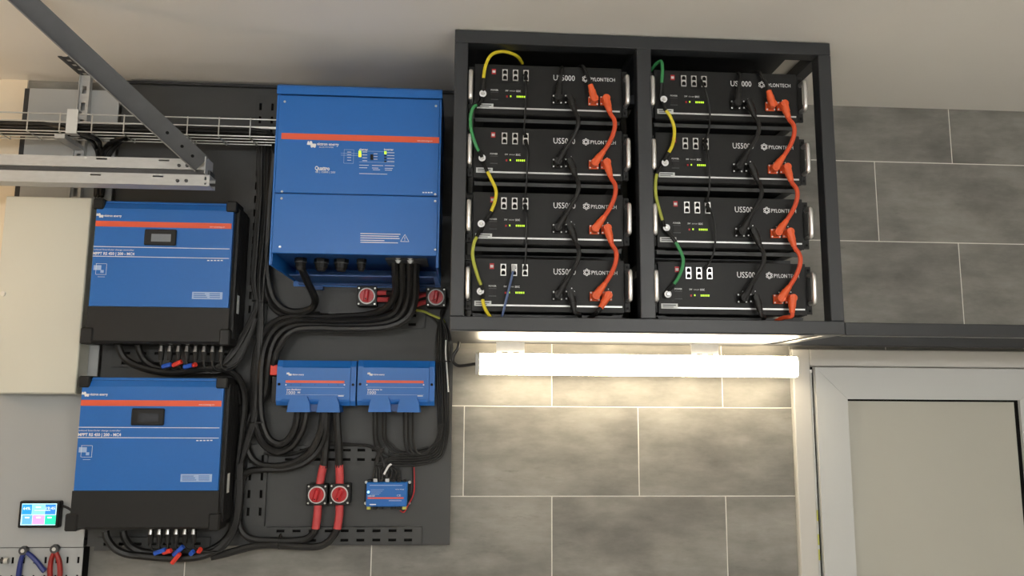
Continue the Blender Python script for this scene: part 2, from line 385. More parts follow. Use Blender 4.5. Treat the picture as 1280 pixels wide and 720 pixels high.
def perf_strip(name, x0, x1, z0, z1, label, horiz=True, rows=2, mat=None, pitch=0.048, sl=0.026, sw=0.009, phase=0.0):
    t = thing(name, ((x0+x1)/2, -DB, min(z0, z1)), label, 'cable rail', 'perforated cable rails on the board')
    hs = []
    L, W = ((x1-x0), (z1-z0)) if horiz else ((z1-z0), (x1-x0))
    n = int((L-0.02)//pitch)
    for i in range(n):
        c = 0.018 + (i+0.5)*pitch*((L-0.036)/(n*pitch))
        for r_ in range(rows):
            k = W*(r_+0.5)/rows if rows == 1 else W*(0.22 + 0.56*r_/(rows-1))
            if horiz: hs.append((x0+c-sl/2, x0+c+sl/2, z0+k-sw/2, z0+k+sw/2))
            else: hs.append((x0+k-sw/2, x0+k+sw/2, z0+c-sl/2, z0+c+sl/2))
    obj('plate', MB().perf(x0, x1, z0, z1, DB+0.009, DB+0.012, hs), mat or m_strip, t)
    box('slot_shade', x0+0.004, x1-0.004, DB, DB+0.0015, z0+0.004, z1-0.004, m_gasketshade, t)  # black sheet that paints the shade inside the slots
    f = MB().box(x0, x0+0.003, DB, DB+0.009, z0, z1).box(x1-0.003, x1, DB, DB+0.009, z0, z1)
    f.box(x0+0.003, x1-0.003, DB, DB+0.009, z0, z0+0.003).box(x0+0.003, x1-0.003, DB, DB+0.009, z1-0.003, z1)
    obj('flange', f, mat or m_strip, t)
    return t
ds = DB+0.012
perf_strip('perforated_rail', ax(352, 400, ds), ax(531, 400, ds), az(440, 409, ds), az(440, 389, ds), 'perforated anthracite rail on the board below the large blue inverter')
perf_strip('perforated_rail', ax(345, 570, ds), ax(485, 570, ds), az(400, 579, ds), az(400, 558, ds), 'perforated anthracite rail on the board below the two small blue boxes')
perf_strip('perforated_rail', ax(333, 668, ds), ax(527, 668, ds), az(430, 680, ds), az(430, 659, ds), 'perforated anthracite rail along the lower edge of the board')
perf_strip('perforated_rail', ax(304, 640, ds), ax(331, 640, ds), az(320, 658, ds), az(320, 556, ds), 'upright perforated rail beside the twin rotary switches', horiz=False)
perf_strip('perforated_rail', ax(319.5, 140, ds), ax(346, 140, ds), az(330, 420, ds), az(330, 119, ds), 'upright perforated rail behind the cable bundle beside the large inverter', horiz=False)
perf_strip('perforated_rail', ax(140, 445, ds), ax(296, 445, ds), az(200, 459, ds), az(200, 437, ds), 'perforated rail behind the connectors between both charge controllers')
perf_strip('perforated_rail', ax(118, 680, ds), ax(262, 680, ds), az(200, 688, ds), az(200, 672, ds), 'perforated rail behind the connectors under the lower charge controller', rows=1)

# light grey panel, pegboard, cabinet
lp = thing('wall_panel', (-1.655, -0.03, -0.15+ZO), 'light grey sheet panel carrying the small colour touchscreen', 'panel')
LPX0, LPX1 = -1.808, -1.507
box('sheet', LPX0, LPX1, 0.046, 0.050, -0.150+ZO, 1.372+ZO, m_lightpanel, lp, 0.001)
box('dark_edge', LPX0-0.018, LPX0-0.0005, 0.0025, 0.046, -0.15+ZO, 1.372+ZO, m_rack, lp)
fr = MB().box(LPX0, BX0-0.012, 0.0025, 0.0455, 1.35+ZO, 1.37+ZO).box(LPX0, BX0-0.012, 0.0025, 0.0455, -0.148+ZO, -0.13+ZO)
obj('back_frame', fr, m_galvdark, lp)
hs = []
for i in range(9):
    for k in range(9):
        x = LPX0+0.02+i*0.0335; z = -0.190+ZO-k*0.055
        hs.append((x-0.0035, x+0.0035, z-0.010, z+0.010))
# only a few of the slots stay free of tools
pg = thing('pegboard', (-1.655, -0.03, -0.65+ZO), 'grey slotted pegboard with pliers under the touchscreen panel', 'pegboard')
obj('sheet', MB().perf(LPX0, LPX1, -0.68+ZO, -0.1525+ZO, 0.044, 0.047, hs), m_lightpanel, pg)
obj('back_frame', MB().box(LPX0+0.005, LPX1-0.005, 0.0025, 0.01, -0.67+ZO, -0.16+ZO).box(LPX0, LPX0+0.003, 0.0025, 0.044, -0.68+ZO, -0.1525+ZO).box(LPX1-0.003, LPX1, 0.0025, 0.044, -0.68+ZO, -0.1525+ZO), m_gasketshade, pg)

cb = thing('electrical_cabinet', (-1.67, -0.051, 0.332+ZO), 'off-white electrical cabinet beside the upper charge controller', 'cabinet')
box('body', -1.809, -1.537, 0.0505, 0.112, 0.332+ZO, 0.974+ZO, m_cabinet, cb, 0.003)
box('door', -1.807, -1.535, 0.1125, 0.125, 0.334+ZO, 0.972+ZO, m_cabinet, cb, 0.003)
obj('lock', MB().cyl((-1.785, -0.125, 0.65+ZO), (-1.785, -0.130, 0.65+ZO), 0.008), m_steel, cb)

# ================================================================== blue devices
LOGO = [(0, .55), (.1, .95), (.28, 1.0), (.42, .62), (.52, .98), (.72, 1.0), (.86, .6), (1.0, .25), (.88, 0), (.62, .02), (.56, .34), (.42, .05), (.30, .38), (.16, .40)]
def logo(parent, px, py, pw, ph, d, mat=None):
    a, b = at(px, py+ph, d), at(px+pw, py, d)
    o1 = obj('logo', MB().prism([(a.x+(b.x-a.x)*u*0.62, a.z+(b.z-a.z)*(0.42+0.58*v)) for u, v in [(0, .1), (.12, .9), (.3, 1), (.42, .45), (.5, .95), (.7, 1), (.85, .9), (1, .1), (.85, 0), (.1, 0)]], d, d+0.0006), mat or m_white, parent)
    obj('logo', MB().prism([(a.x+(b.x-a.x)*(0.36+0.64*u), a.z+(b.z-a.z)*0.60*v) for u, v in [(0, .9), (.12, .1), (.3, 0), (.5, .2), (.65, 0), (.9, .05), (1, .85), (.9, 1), (.1, 1)]], d+0.0006, d+0.0012), mat or m_white, parent)

# ---- large inverter
QF = 0.385
q = thing('inverter', (-0.637, -DB, 0.715+ZO), 'large bright blue inverter with red stripe, open cable compartment below', 'inverter')
qx0, qx1, qzt, qzb, qzl = -0.886, -0.389, 1.243+ZO, 0.752+ZO, 0.716+ZO
cs = MB().box(qx0, qx1, DB, DB+0.012, 0.70+ZO, 1.262+ZO)                    # back plate
cs.box(qx0, qx0+0.006, DB+0.012, QF-0.006, qzl, 1.262+ZO).box(qx1-0.006, qx1, DB+0.012, QF-0.006, qzl, 1.262+ZO)
obj('casing', cs, m_blue, q)
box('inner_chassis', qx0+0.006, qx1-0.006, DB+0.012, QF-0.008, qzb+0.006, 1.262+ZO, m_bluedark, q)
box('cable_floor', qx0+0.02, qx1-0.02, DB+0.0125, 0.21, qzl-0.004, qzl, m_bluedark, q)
obj('lid', MB().prism_x([(DB, 1.262+ZO), (QF-0.004, 1.2625+ZO), (QF, 1.2585+ZO), (QF, qzt+0.003), (QF+0.004, qzt+0.003), (QF+0.004, 1.270+ZO), (QF-0.006, 1.279+ZO), (DB, 1.279+ZO)], qx0-0.003, qx1+0.003), m_blue, q)
zsp = az(450, 243.5, QF)
box('upper_cover', qx0+0.004, qx1-0.004, QF-0.0078, QF, zsp+0.0015, qzt, m_blue, q, 0.0015)
box('lower_cover', qx0+0.004, qx1-0.004, QF-0.0078, QF, qzb, zsp-0.0015, m_blue, q, 0.0015)
box('side_flange', qx0-0.002, qx0+0.0035, QF-0.006, QF-0.001, qzl, qzt, m_blue, q); box('side_flange', qx1-0.0035, qx1+0.002, QF-0.006, QF-0.001, qzl, qzt, m_blue, q)
obj('mounting_foot', MB().box(qx0+0.05, qx0+0.10, DB, DB+0.02, 0.688+ZO, 0.7+ZO).box(qx1-0.10, qx1-0.05, DB, DB+0.02, 0.688+ZO, 0.7+ZO).box(qx0+0.02, qx1-0.02, DB+0.012, DB+0.03, 0.704+ZO, 0.7115+ZO), m_bluedark, q)
def screw(parent, px, py, d, r=0.004, mat=None):
    p = at(px, py, d); obj('screw', MB().cyl(p, p+Vector((0, -0.002, 0)), r, r*0.7, 10), mat or m_steel, parent, smooth=False)
for px, py in ((356, 127), (545, 132.5), (352.5, 239.5), (544, 243), (352, 248), (544, 251.5), (350, 308.5), (544, 312)): screw(q, px, py, QF)
a, b = at(352, 166.5, QF), at(549, 175, QF)
box('red_stripe', a.x, b.x, QF, QF+0.0006, az(450, 178, QF)+0.004, az(450, 170.5, QF)+0.004, m_red, q)
DQ = QF+0.0008
logo(q, 383.5, 176.5, 12, 8, DQ)
ptext(q, 'lettering', 'victron energy', 396, 181.5, 27.5, 3.6, DQ, m_white, 0.03)
ptext(q, 'lettering', 'BLUE POWER', 399, 184.5, 18, 1.5, DQ, m_white)
ptext(q, 'lettering', 'www.victronenergy.com', 521.5, 176.6, 19, 1.8, DQ, m_white)
ptext(q, 'lettering', 'Quattro', 393.5, 212.5, 18.5, 5.0, DQ, m_white, 0.03)
ptext(q, 'lettering', '48 | 15000 | 200', 394, 216.0, 25, 2.4, DQ, m_white)
ptext(q, 'lettering', 'charger', 449, 188, 11, 2.6, DQ, m_white, 0.03); ptext(q, 'lettering', 'inverter', 480, 188, 12, 2.6, DQ, m_white, 0.03)
def pline(parent, name, px0, py0, px1, py1, d, mat, th=0.0009):
    a, b = at(px0, py0, d), at(px1, py1, d)
    if abs(b.x-a.x) > abs(b.z-a.z): mb = MB().box(min(a.x, b.x), max(a.x, b.x), d, d+0.0004, (a.z+b.z)/2-th/2, (a.z+b.z)/2+th/2)
    else: mb = MB().box((a.x+b.x)/2-th/2, (a.x+b.x)/2+th/2, d, d+0.0004, min(a.z, b.z), max(a.z, b.z))
    return obj(name, mb, mat, parent)
for L in ((430, 187, 442, 187.3), (430, 187, 430, 204), (442, 187, 442, 204), (430, 204, 442, 204.3), (426, 191.5, 448, 192), (426, 194, 448, 194.4), (455, 188.8, 480, 189.6), (449, 202.3, 493, 203.4)): pline(q, 'diagram_line', *L, DQ, m_paleblue)
for i in range(4): pline(q, 'diagram_line', 434, 190+i*3.4, 439, 190.2+i*3.4, DQ, m_white, 0.0014)
for i in range(4):
    pline(q, 'print_line', 453, 190+i*3.6, 459, 190.1+i*3.6, DQ, m_white, 0.0016); pline(q, 'print_line', 484, 190.8+i*3.6, 493, 191+i*3.6, DQ, m_white, 0.0016)
for i in range(3): pline(q, 'print_line', 467, 192.2+i*3.4, 472, 192.4+i*3.4, DQ, m_white, 0.0014)
for (u, v, w_) in ((449, 206.4, 12), (465, 206.8, 14), (481, 207, 12), (449, 209.6, 10), (465, 210, 8), (481, 210.4, 10), (466, 212.2, 9), (481, 212.6, 9), (449, 217, 35)): pline(q, 'print_line', u, v, u+w_, v+w_*0.02, DQ, m_white, 0.0015)
pbox('power_switch', 463, 193, 466.5, 199.5, QF, QF+0.004, m_black, q)
pbox('status_led', 448.2, 188.5, 451.5, 192, QF, QF+0.002, m_ledg, q); pbox('status_led', 448.2, 192.2, 451.5, 196, QF, QF+0.002, m_ledy, q)
pbox('status_led', 480.3, 189, 483.2, 192.6, QF, QF+0.002, m_ledg, q)
for i in range(3): pbox('status_led', 480.3, 193.6+i*3.6, 482.8, 195.4+i*3.6, QF, QF+0.001, m_black, q)
for i in range(4): pline(q, 'approval_mark', 528+i*3.4, 240.6, 530.4+i*3.4, 240.7, DQ, m_white, 0.0035)
for i, wd in enumerate((50, 48, 49, 30, 47)): pline(q, 'warning_print', 450.5, 292.2+i*2.7, 450.5+wd, 292.6+i*2.7, DQ, m_white, 0.0022)
a = at(506, 299, DQ)
tri = MB()
for i in range(3):
    A = Vector((0, 0, 0.0145)); R3 = Matrix.Rotation(i*2*math.pi/3, 3, 'Y'); R4 = Matrix.Rotation((i+1)*2*math.pi/3, 3, 'Y')
    tri.tube([a+R3@A, a+R4@A], 0.0008, 4)
tri.box(a.x-0.0007, a.x+0.0007, DQ, DQ+0.0005, a.z-0.001, a.z+0.007).box(a.x-0.0007, a.x+0.0007, DQ, DQ+0.0005, a.z-0.0045, a.z-0.0027)
obj('warning_triangle', tri, m_white, q)
for px, w_, dd in ((376, 15, 0.27), (402, 18, 0.26), (427, 18, 0.26), (452, 12, 0.27)):
    p = at(px, 323, dd); k = w_/2/410
    t_ = MB().cyl((p.x, -dd, qzb+0.006), (p.x, -dd, qzb-0.006), k*1.05, n=6).cyl((p.x, -dd, qzb-0.006), (p.x, -dd, qzb-0.022), k*0.9, n=12).cyl((p.x, -dd, qzb-0.022), (p.x, -dd, qzb-0.032), k*0.8, k*0.6, n=12)
    gl = obj('cable_gland', t_, m_black, q)
    obj('nut_ring', MB().ring((p.x, -dd, qzb-0.009), (0, 0, 1), k*1.08, k*0.85, 0.003, 16), m_galvdark, gl)
for px in (498, 513):
    p = at(px, 320, 0.30); obj('cable_cone', MB().cyl((p.x, -0.30, qzb+0.004), (p.x, -0.30, qzb-0.010), 0.013, 0.004), m_label, q, smooth=True)
box('entry_plate', ax(482, 322, 0.3), ax(534, 322, 0.3), 0.18, 0.31, qzb-0.001, qzb+0.0055, m_galvdark, q)

# ---- charge controllers
MF = 0.186
mp = thing('charge_controller', (-1.272, -DB, 0.492+ZO), 'blue and black charge controller with lit grey display beside the off-white cabinet', 'charger')
mx0, mx1, mz0, mz1 = -1.496, -1.050, 0.492+ZO, 0.954+ZO
zb = az(200, 383.5, MF)
box('casing', mx0+0.004, mx1-0.002, DB, MF-0.012, mz0, mz1-0.006, m_casing, mp, 0.004)
fin = MB()
for i in range(9): fin.box(mx1-0.0018, mx1+0.006, DB+0.012+i*0.0135, DB+0.019+i*0.0135, mz0+0.02, mz1-0.02)
obj('heat_sink', fin, m_casing, mp)
obj('front_cover', MB().prism_x([(MF-0.012, zb), (MF, zb), (MF, mz1-0.030), (MF-0.018, mz1-0.002), (MF-0.030, mz1-0.002), (MF-0.030, mz1-0.006), (MF-0.012, mz1-0.006)], mx0+0.008, mx1-0.008), m_blue, mp)
obj('lower_cover', MB().prism_x([(MF-0.012, zb-0.0012), (MF, zb-0.0012), (MF, mz0+0.008), (MF-0.008, mz0+0.0005), (MF-0.012, mz0+0.0005)], mx0+0.004, mx1-0.004), m_casing, mp)
def corner(x0, x1, z0, z1): box('corner_bumper', x0, x1, MF-0.075, MF+0.004, z0, z1, m_black, mp, 0.004)
corner(mx0-0.004, mx0+0.030, mz1-0.034, mz1+0.002); corner(mx1-0.032, mx1+0.003, mz1-0.034, mz1+0.002)
corner(mx0-0.010, mx0+0.028, mz0-0.004, mz0+0.048); corner(mx1-0.030, mx1+0.003, mz0-0.004, mz0+0.048)
a, b = at(116.5, 281, MF), at(288, 281, MF)
zs_ = az(200, 281, MF)
box('red_stripe', mx0+0.008, mx1-0.012, MF, MF+0.0006, zs_-0.009, zs_+0.009, m_red, mp)
DM = MF+0.0008
def lx(px, py, d=MF): return at(px, py, d)
logo(mp, 120, 266.5, 10, 5.6, DM)
ptext(mp, 'lettering', 'victron energy', 130, 270.8, 22, 2.9, DM, m_white, 0.03)
ptext(mp, 'lettering', 'www.victronenergy.com', 262, 284.2, 19, 1.7, DM, m_white)
disp = box('display', ax(181, 297, MF), ax(221, 297, MF), MF, MF+0.007, az(200, 307, MF), az(200, 287, MF), m_black, mp, 0.003)
scr1 = pbox('display_glass', 189, 292.5, 213.5, 302, MF+0.007, MF+0.0076, m_lcd, disp)
zl1, zl2 = az(200, 309.6, MF), az(200, 321.6, MF)
box('print_line', mx0+0.006, mx1-0.014, MF, MF+0.0006, zl1-0.001, zl1+0.001, m_white, mp); box('print_line', mx0+0.006, mx1-0.014, MF, MF+0.0006, zl2-0.001, zl2+0.001, m_white, mp)
ptext(mp, 'lettering', 'isolated SmartSolar charge controller', 116.5, 312.6, 51, 1.9, DM, m_white)
ptext(mp, 'lettering', 'MPPT RS 450 | 200 - MC4', 116, 318.2, 52, 3.4, DM, m_white, 0.03)
for i in range(5): pline(mp, 'approval_mark', 259+i*4.2, 325.6, 261.8+i*4.2, 325.7, DM, m_white, 0.0032)
for L in ((120, 329.5, 133, 329.7), (120, 343, 133, 343.2), (120, 329.5, 120, 343), (133, 329.5, 133, 343), (122, 346, 131, 346.1)): pline(mp, 'diagram_line', *L, DM, m_white)
pbox('diagram_panel', 117, 331.5, 126.5, 337.5, MF, MF+0.0006, m_paleblue, mp); pbox('diagram_symbol', 125.5, 337.5, 129.5, 341, MF, MF+0.0006, m_paleblue, mp)
st_ = pbox('rating_label', 240, 365, 278, 374, MF, MF+0.0006, m_paleblue, mp)
for i in range(3): pline(mp, 'print_line', 242, 367+i*2.3, 256+i*1.5, 367.2+i*2.3, DM, m_blue, 0.0022); pline(mp, 'print_line', 262, 367.2+i*2.3, 275, 367.4+i*2.3, DM, m_blue, 0.0022)
p = Vector((mx1+0.0062, -0.125, 0.66+ZO)); box('side_label', p.x, p.x+0.0006, 0.118, 0.142, 0.595+ZO, 0.655+ZO, m_label, mp)
# solar plugs under the case
def plug(parent, px, n_ring=True, zlow=0.0):
    dd = 0.13; x = ax(px, 432, dd)
    c = obj('solar_connector', MB().cyl((x, -dd, mz0+0.001), (x, -dd, mz0-0.016), 0.0075, n=10).cyl((x, -dd, mz0-0.016), (x, -dd, mz0-0.05), 0.0095, 0.0075, n=10), m_black, parent)
    obj('silver_clip', MB().cyl((x, -dd-0.0062, mz0-0.004), (x, -dd-0.0085, mz0-0.022), 0.004, 0.0058, n=6), m_alu, c)
    return Vector((x, -dd, mz0-0.05))
m2 = None
OFF2 = Vector((0.001, 0, -0.567))
m2 = copy_tree(mp); m2.location = Vector(mp.location)+OFF2
m2['label'] = 'blue and black charge controller with dark display beside the colour touchscreen'
for c in m2.children:
    if c.name.startswith('display'):
        for g2 in c.children:
            g2.data = g2.data.copy(); g2.data.materials[0] = m_lcdoff
mp['group'] = m2['group'] = 'charge controllers on the board'
ends1 = [plug(mp, 202.5+i*10.7) for i in range(8)]
ORG[m2] = Vector(ORG[mp])          # same local frame as the upper one
ends2 = [plug(m2, 205+i*10.3)+OFF2 for i in range(6)]

# ---- small blue distribution boxes
def lynx(px0, px1, title, sub, label, base):
    d0, d1_ = DB, 0.125
    x0, x1 = ax(px0, 480, d1_), ax(px1, 480, d1_)
    cxm = (px0+px1)/2
    zt, zbm = az(cxm, 450.5, d1_), az(cxm, 507, d1_)
    t = thing('distribution_box', ((x0+x1)/2, -DB, zbm), label, 'distribution box', 'blue busbar boxes below the inverter')
    box('base', x0+0.003, x1-0.003, d0, 0.075, zbm+0.003, zt-0.003, m_bluedark, t)
    obj('cover', MB().prism_x([(0.075, zbm), (d1_-0.012, zbm), (d1_-0.002, zbm+0.012), (d1_, zbm+0.02), (d1_, zt-0.024), (d1_-0.004, zt-0.020), (d1_-0.016, zt), (0.075, zt)], x0+0.018, x1-0.018), m_blue, t)
    for a_, b_ in ((x0, x0+0.0175), (x1-0.0175, x1)):
        w_ = obj('end_flange', MB().prism_x([(0.05, zbm), (d1_-0.016, zbm), (d1_-0.006, zbm+0.015), (d1_-0.006, zt-0.02), (d1_-0.016, zt), (0.05, zt)], a_, b_), m_blue, t)
        zc = az(cxm, 480.5, d1_); xc = (a_+b_)/2
        obj('screw_hole', MB().cyl((xc, -(d1_-0.0065), zc), (xc, -(d1_-0.004), zc), 0.0045, n=10), m_gasketshade, w_)
    W = x1-x0
    for u0, u1 in ((0.19, 0.42), (0.56, 0.79)):
        xa, xb = x0+W*u0, x0+W*u1
        obj('cable_shroud', MB().prism([(xa-0.008, zbm-0.021), (xb+0.008, zbm-0.021), (xb+0.004, zbm+0.008), (xb-0.004, zbm+0.028), (xa+0.004, zbm+0.028), (xa-0.004, zbm+0.008)], 0.06, d1_+0.012), m_blue, t)
    obj('bridge', MB().box(x0+W*0.44, x0+W*0.54, 0.07, d1_-0.002, zbm-0.019, zbm+0.004), m_bluedark, t)
    dp = d1_+0.0006
    ptx = lambda u: px0+(px1-px0)*u
    logo(t, ptx(0.13), 465.5, 7, 4.2, dp); ptext(t, 'lettering', 'victron energy', ptx(0.205), 469, 14.5, 2.0, dp, m_white, 0.03)
    pbox('red_stripe', ptx(0.12), 475.6, ptx(0.86), 478.8, d1_, d1_+0.0006, m_red, t)
    pline(t, 'print_line', ptx(0.12), 484.2, ptx(0.86), 484.4, dp, m_paleblue, 0.0012); pline(t, 'print_line', ptx(0.12), 493.4, ptx(0.86), 493.6, dp, m_paleblue, 0.0012)
    ptext(t, 'lettering', title, ptx(0.135), 487.8, 18, 2.0, dp, m_white, 0.03)
    ptext(t, 'lettering', '1000', ptx(0.135), 492.6, 10.5, 3.9, dp, m_white, 0.006)
    if sub: ptext(t, 'lettering', sub, ptx(0.27), 491.6, 3.4, 2.2, dp, m_white, 0.03)
    pline(t, 'approval_mark', ptx(0.78), 494.9, ptx(0.85), 495, dp, m_white, 0.003)
    for u in (0.125, 0.86): p_ = at(ptx(u), 481, d1_); obj('print_dot', MB().cyl(p_, p_+Vector((0, -0.0008, 0)), 0.0026, n=8), m_white, t)
    if base:
        for u in (0.19, 0.31, 0.49, 0.66, 0.78): p_ = at(ptx(u), 481, d1_); obj('fuse_led', MB().cyl(p_, p_+Vector((0, -0.0008, 0)), 0.002, n=8), m_bluedark, t)
        box('red_terminal', x0-0.026, x0-0.001, DB, 0.105, az(340, 469, 0.1), az(340, 456, 0.1), m_tagred, t, 0.002)
        box('black_terminal', x0-0.022, x0-0.001, DB, 0.09, az(340, 504, 0.1), az(340, 470, 0.1), m_black, t, 0.002)
    return t
lynx(345, 444.5, 'lynx distributor', 'M8', 'small blue busbar box with red terminal on its flank', True)
lynx(446.5, 543, 'lynx power in', None, 'small blue busbar box below the inverter, without red terminal', False)

# ---- control box
gx = thing('control_box', (ax(485, 620, 0.09), -DB, az(485, 636, 0.09)), 'flat light blue system controller with screws and cables, beside the twin rotary switches', 'controller')
GF = DB+0.048
x0, x1, z0, z1 = ax(457.5, 620, GF), ax(508.5, 620, GF), az(485, 633.5, GF), az(485, 603, GF)
box('case', x0, x1, DB+0.004, GF, z0, z1, m_blue, gx, 0.003)
box('base_plate', x0-0.010, x1+0.010, DB, DB+0.004, z0, z1, m_black, gx)
for sx in (x0-0.0055, x1+0.0055):
    for sz in (z0+0.006, z1-0.004): obj('screw', MB().cyl((sx, -DB-0.004, sz), (sx, -DB-0.009, sz), 0.0055, 0.004, 10), m_steel, gx)
dg_ = GF+0.0006
pbox('red_stripe', 459.5, 621.6, 504.5, 623.6, GF, dg_, m_red, gx)
for i in range(4): pline(gx, 'print_line', 463, 612+i*2.0, 480-i*2, 612.1+i*2.0, dg_, m_paleblue, 0.0011)
ptext(gx, 'lettering', 'cerbo GX', 459.5, 620.6, 9, 1.7, dg_, m_white, 0.03); ptext(gx, 'lettering', 'victron energy', 494, 612.2, 11, 1.5, dg_, m_white)
ptext(gx, 'lettering', 'CE', 496, 620.4, 5, 2.2, dg_, m_white)
pline(gx, 'print_line', 486, 625.8, 502, 625.9, dg_, m_white, 0.001); pline(gx, 'print_line', 462, 630.5, 470, 630.6, dg_, m_white, 0.003); pline(gx, 'print_line', 462, 606.5, 503, 606.8, dg_, m_paleblue, 0.002)
p = at(460.5, 615, GF); obj('status_led', MB().cyl(p, p+Vector((0, -0.0015, 0)), 0.0045, n=10), m_ledb, gx)
for i in range(7):
    xx = x0+0.008+i*(x1-x0-0.016)/6
    obj('terminal', MB().box(xx-0.006, xx+0.006, DB+0.014, DB+0.036, z1, z1+0.007 + 0.003*(i % 2)), m_label if i in (1, 3) else m_black, gx)
    if i != 3: obj('terminal', MB().box(xx-0.006, xx+0.006, DB+0.014, DB+0.036, z0-0.010, z0), m_black if i not in (0, 6) else m_brass, gx)

# ---- rotary battery switches
def rotary(px, py, label, ang, group=None):
    t = thing('battery_switch', at(px, py, DB), label, 'switch', 'red rotary switches on the board')
    h = 0.0325; d1_ = DB+0.05; c = at(px, py, d1_)
    box('housing', c.x-h, c.x+h, DB, d1_-0.004, c.z-h, c.z+h, m_black, t, 0.003)
    box('faceplate', c.x-h-0.001, c.x+h+0.001, d1_-0.004, d1_, c.z-h-0.001, c.z+h+0.001, m_black, t, 0.0015)
    for sx in (-1, 1):
        for sz in (-1, 1): obj('screw', MB().cyl((c.x+sx*(h-0.006), -d1_, c.z+sz*(h-0.006)), (c.x+sx*(h-0.006), -d1_-0.002, c.z+sz*(h-0.006)), 0.0034, 0.0024, 10), m_steel, t)
    obj('white_ring', MB().ring((c.x, -d1_, c.z), (0, -1, 0), 0.0275, 0.0235, 0.003), m_label, t)
    k = obj('knob', MB().cyl((c.x, -d1_, c.z), (c.x, -d1_-0.008, c.z), 0.0232, n=24), m_redknob, t, smooth=True)
    R = Matrix.Rotation(ang, 3, 'Y')
    hb = MB().box(-0.0075, 0.0075, 0, 0.016, -0.020, 0.020, 0.004)
    bmesh.ops.rotate(hb.bm, verts=hb.bm.verts, matrix=R); bmesh.ops.translate(hb.bm, verts=hb.bm.verts, vec=(c.x, -d1_-0.007, c.z))
    obj('handle', hb, m_redknob, k)
    e = R@Vector((0, 0, -0.012)); obj('marker', MB().cyl((c.x+e.x, -d1_-0.022, c.z+e.z), (c.x+e.x, -d1_-0.0236, c.z+e.z), 0.0025, n=8), m_gasketshade, k)
rotary(458.5, 370, 'red rotary switch just left of the thick inverter cables', 0.1)
rotary(545, 371.5, 'red rotary switch between the inverter cables and the battery rack', 0.2)
rotary(396, 618.5, 'red rotary switch of the lower pair, next to the upright rail', 0.25)
rotary(424.5, 618, 'red rotary switch of the lower pair, next to the light blue controller', 0.3)

# ---- touchscreen
ts = thing('touchscreen', at(50, 660, 0.05), 'small colour touchscreen in a black frame on the light grey panel', 'screen')
TF = 0.074
box('frame', ax(23, 643, TF), ax(74, 643, TF), 0.0505, TF, az(48, 660, TF), az(48, 626.5, TF), m_black, ts, 0.003)
sc = pbox('display_glass', 26.5, 629.5, 70, 656.5, TF, TF+0.001, screen('screen_backlight', (0.55, 0.85, 0.95)), ts)
tiles_ = [(27.5, 630.5, 40, 643, (0.02, 0.30, 0.72)), (40.5, 630.5, 56, 643, (0.25, 0.75, 0.62)), (56.5, 630.5, 69.5, 643, (0.03, 0.24, 0.72)),
          (27.5, 644, 40, 655.5, (0.12, 0.42, 0.80)), (40.5, 644, 55.5, 655.5, (0.80, 0.35, 0.85)), (56, 644, 69.5, 655.5, (0.02, 0.70, 0.42))]
for i, (a0, b0, a1, b1, c) in enumerate(tiles_): pbox('screen_tile', a0, b0, a1, b1, TF+0.001, TF+0.0014, screen('screen_tile_%d' % i, c), sc)
m_sw = screen('screen_white', (0.95, 1, 1), 1.0)
ptext(sc, 'lettering', '64%', 29, 637.2, 9, 3.4, TF+0.0018, m_sw, 0.0); ptext(sc, 'lettering', '19:45', 57.5, 637, 11, 3.4, TF+0.0018, m_sw, 0.0)
pline(sc, 'print_line', 43, 638, 63, 638.1, TF+0.0016, m_sw, 0.0014); pline(sc, 'print_line', 45, 634, 51, 634, TF+0.0016, m_sw, 0.004)
for u in (34, 48, 62): pline(sc, 'print_line', u-2.5, 647, u+2.5, 647, TF+0.0016, m_sw, 0.004)
cable('screen_cable', pts((74.5, 633, 0.06), (80, 633, 0.062), (88, 637, 0.06), (97, 645, 0.056), (108, 655, 0.0555)), 0.004, m_black, 'short black lead from the touchscreen to the lower charge controller')

# ---- pliers on the pegboard
def pliers(label, head, legs, mat, name='pliers'):
    dd = 0.0565
    t = thing(name, at(head[0], head[1], dd), label, 'pliers', 'pliers hanging on the pegboard')
    p = at(head[0], head[1], dd)
    jaw = MB().cyl(p+Vector((0, 0.007, 0)), p+Vector((0, -0.008, 0)), 0.013, n=16)
    for s_ in (-1, 1): jaw.prism([(p.x+s_*0.001, p.z), (p.x+s_*0.011, p.z+0.002), (p.x+s_*0.009, p.z+0.009), (p.x+s_*0.005, p.z+0.013), (p.x+s_*0.001, p.z+0.013)], dd-0.005, dd+0.005)
    obj('jaws', jaw, m_galvdark, t)
    obj('pivot', MB().cyl(p+Vector((0, -0.008, 0)), p+Vector((0, -0.0095, 0)), 0.006, n=12), m_steel, t)
    for L in legs:
        obj('handle', MB().tube(spline(pts(*[(u, v, dd+0.001) for u, v in L])), 0.0065, 8, 0.0085), mat, t, smooth=True)
pliers('blue handled pliers hanging on the pegboard', (30, 688), [[(31, 690), (27.5, 696), (25, 706), (23.5, 718), (22.5, 732)], [(31, 690), (37, 693), (46, 702), (53, 711), (56, 714)]], m_grip_b)
pliers('red handled pliers hanging on the pegboard', (69, 686), [[(69, 688), (66, 694), (63.5, 702), (62.5, 716), (64, 732)], [(69, 688), (71.5, 694), (74, 702), (75, 716), (73.5, 732)]], m_grip_r)
t = thing('screwdriver', at(4, 703, 0.056), 'short dark tool shank held on the edge of the pegboard', 'tool')
p = at(4, 701, 0.056)
obj('shank', MB().cyl(p+Vector((-0.05, 0, 0)), p+Vector((0.004, 0, 0)), 0.006, n=10), m_galvdark, t)
obj('collar', MB().cyl(p+Vector((0.004, 0, 0)), p+Vector((0.016, 0, 0)), 0.009, n=10), m_steel, t)

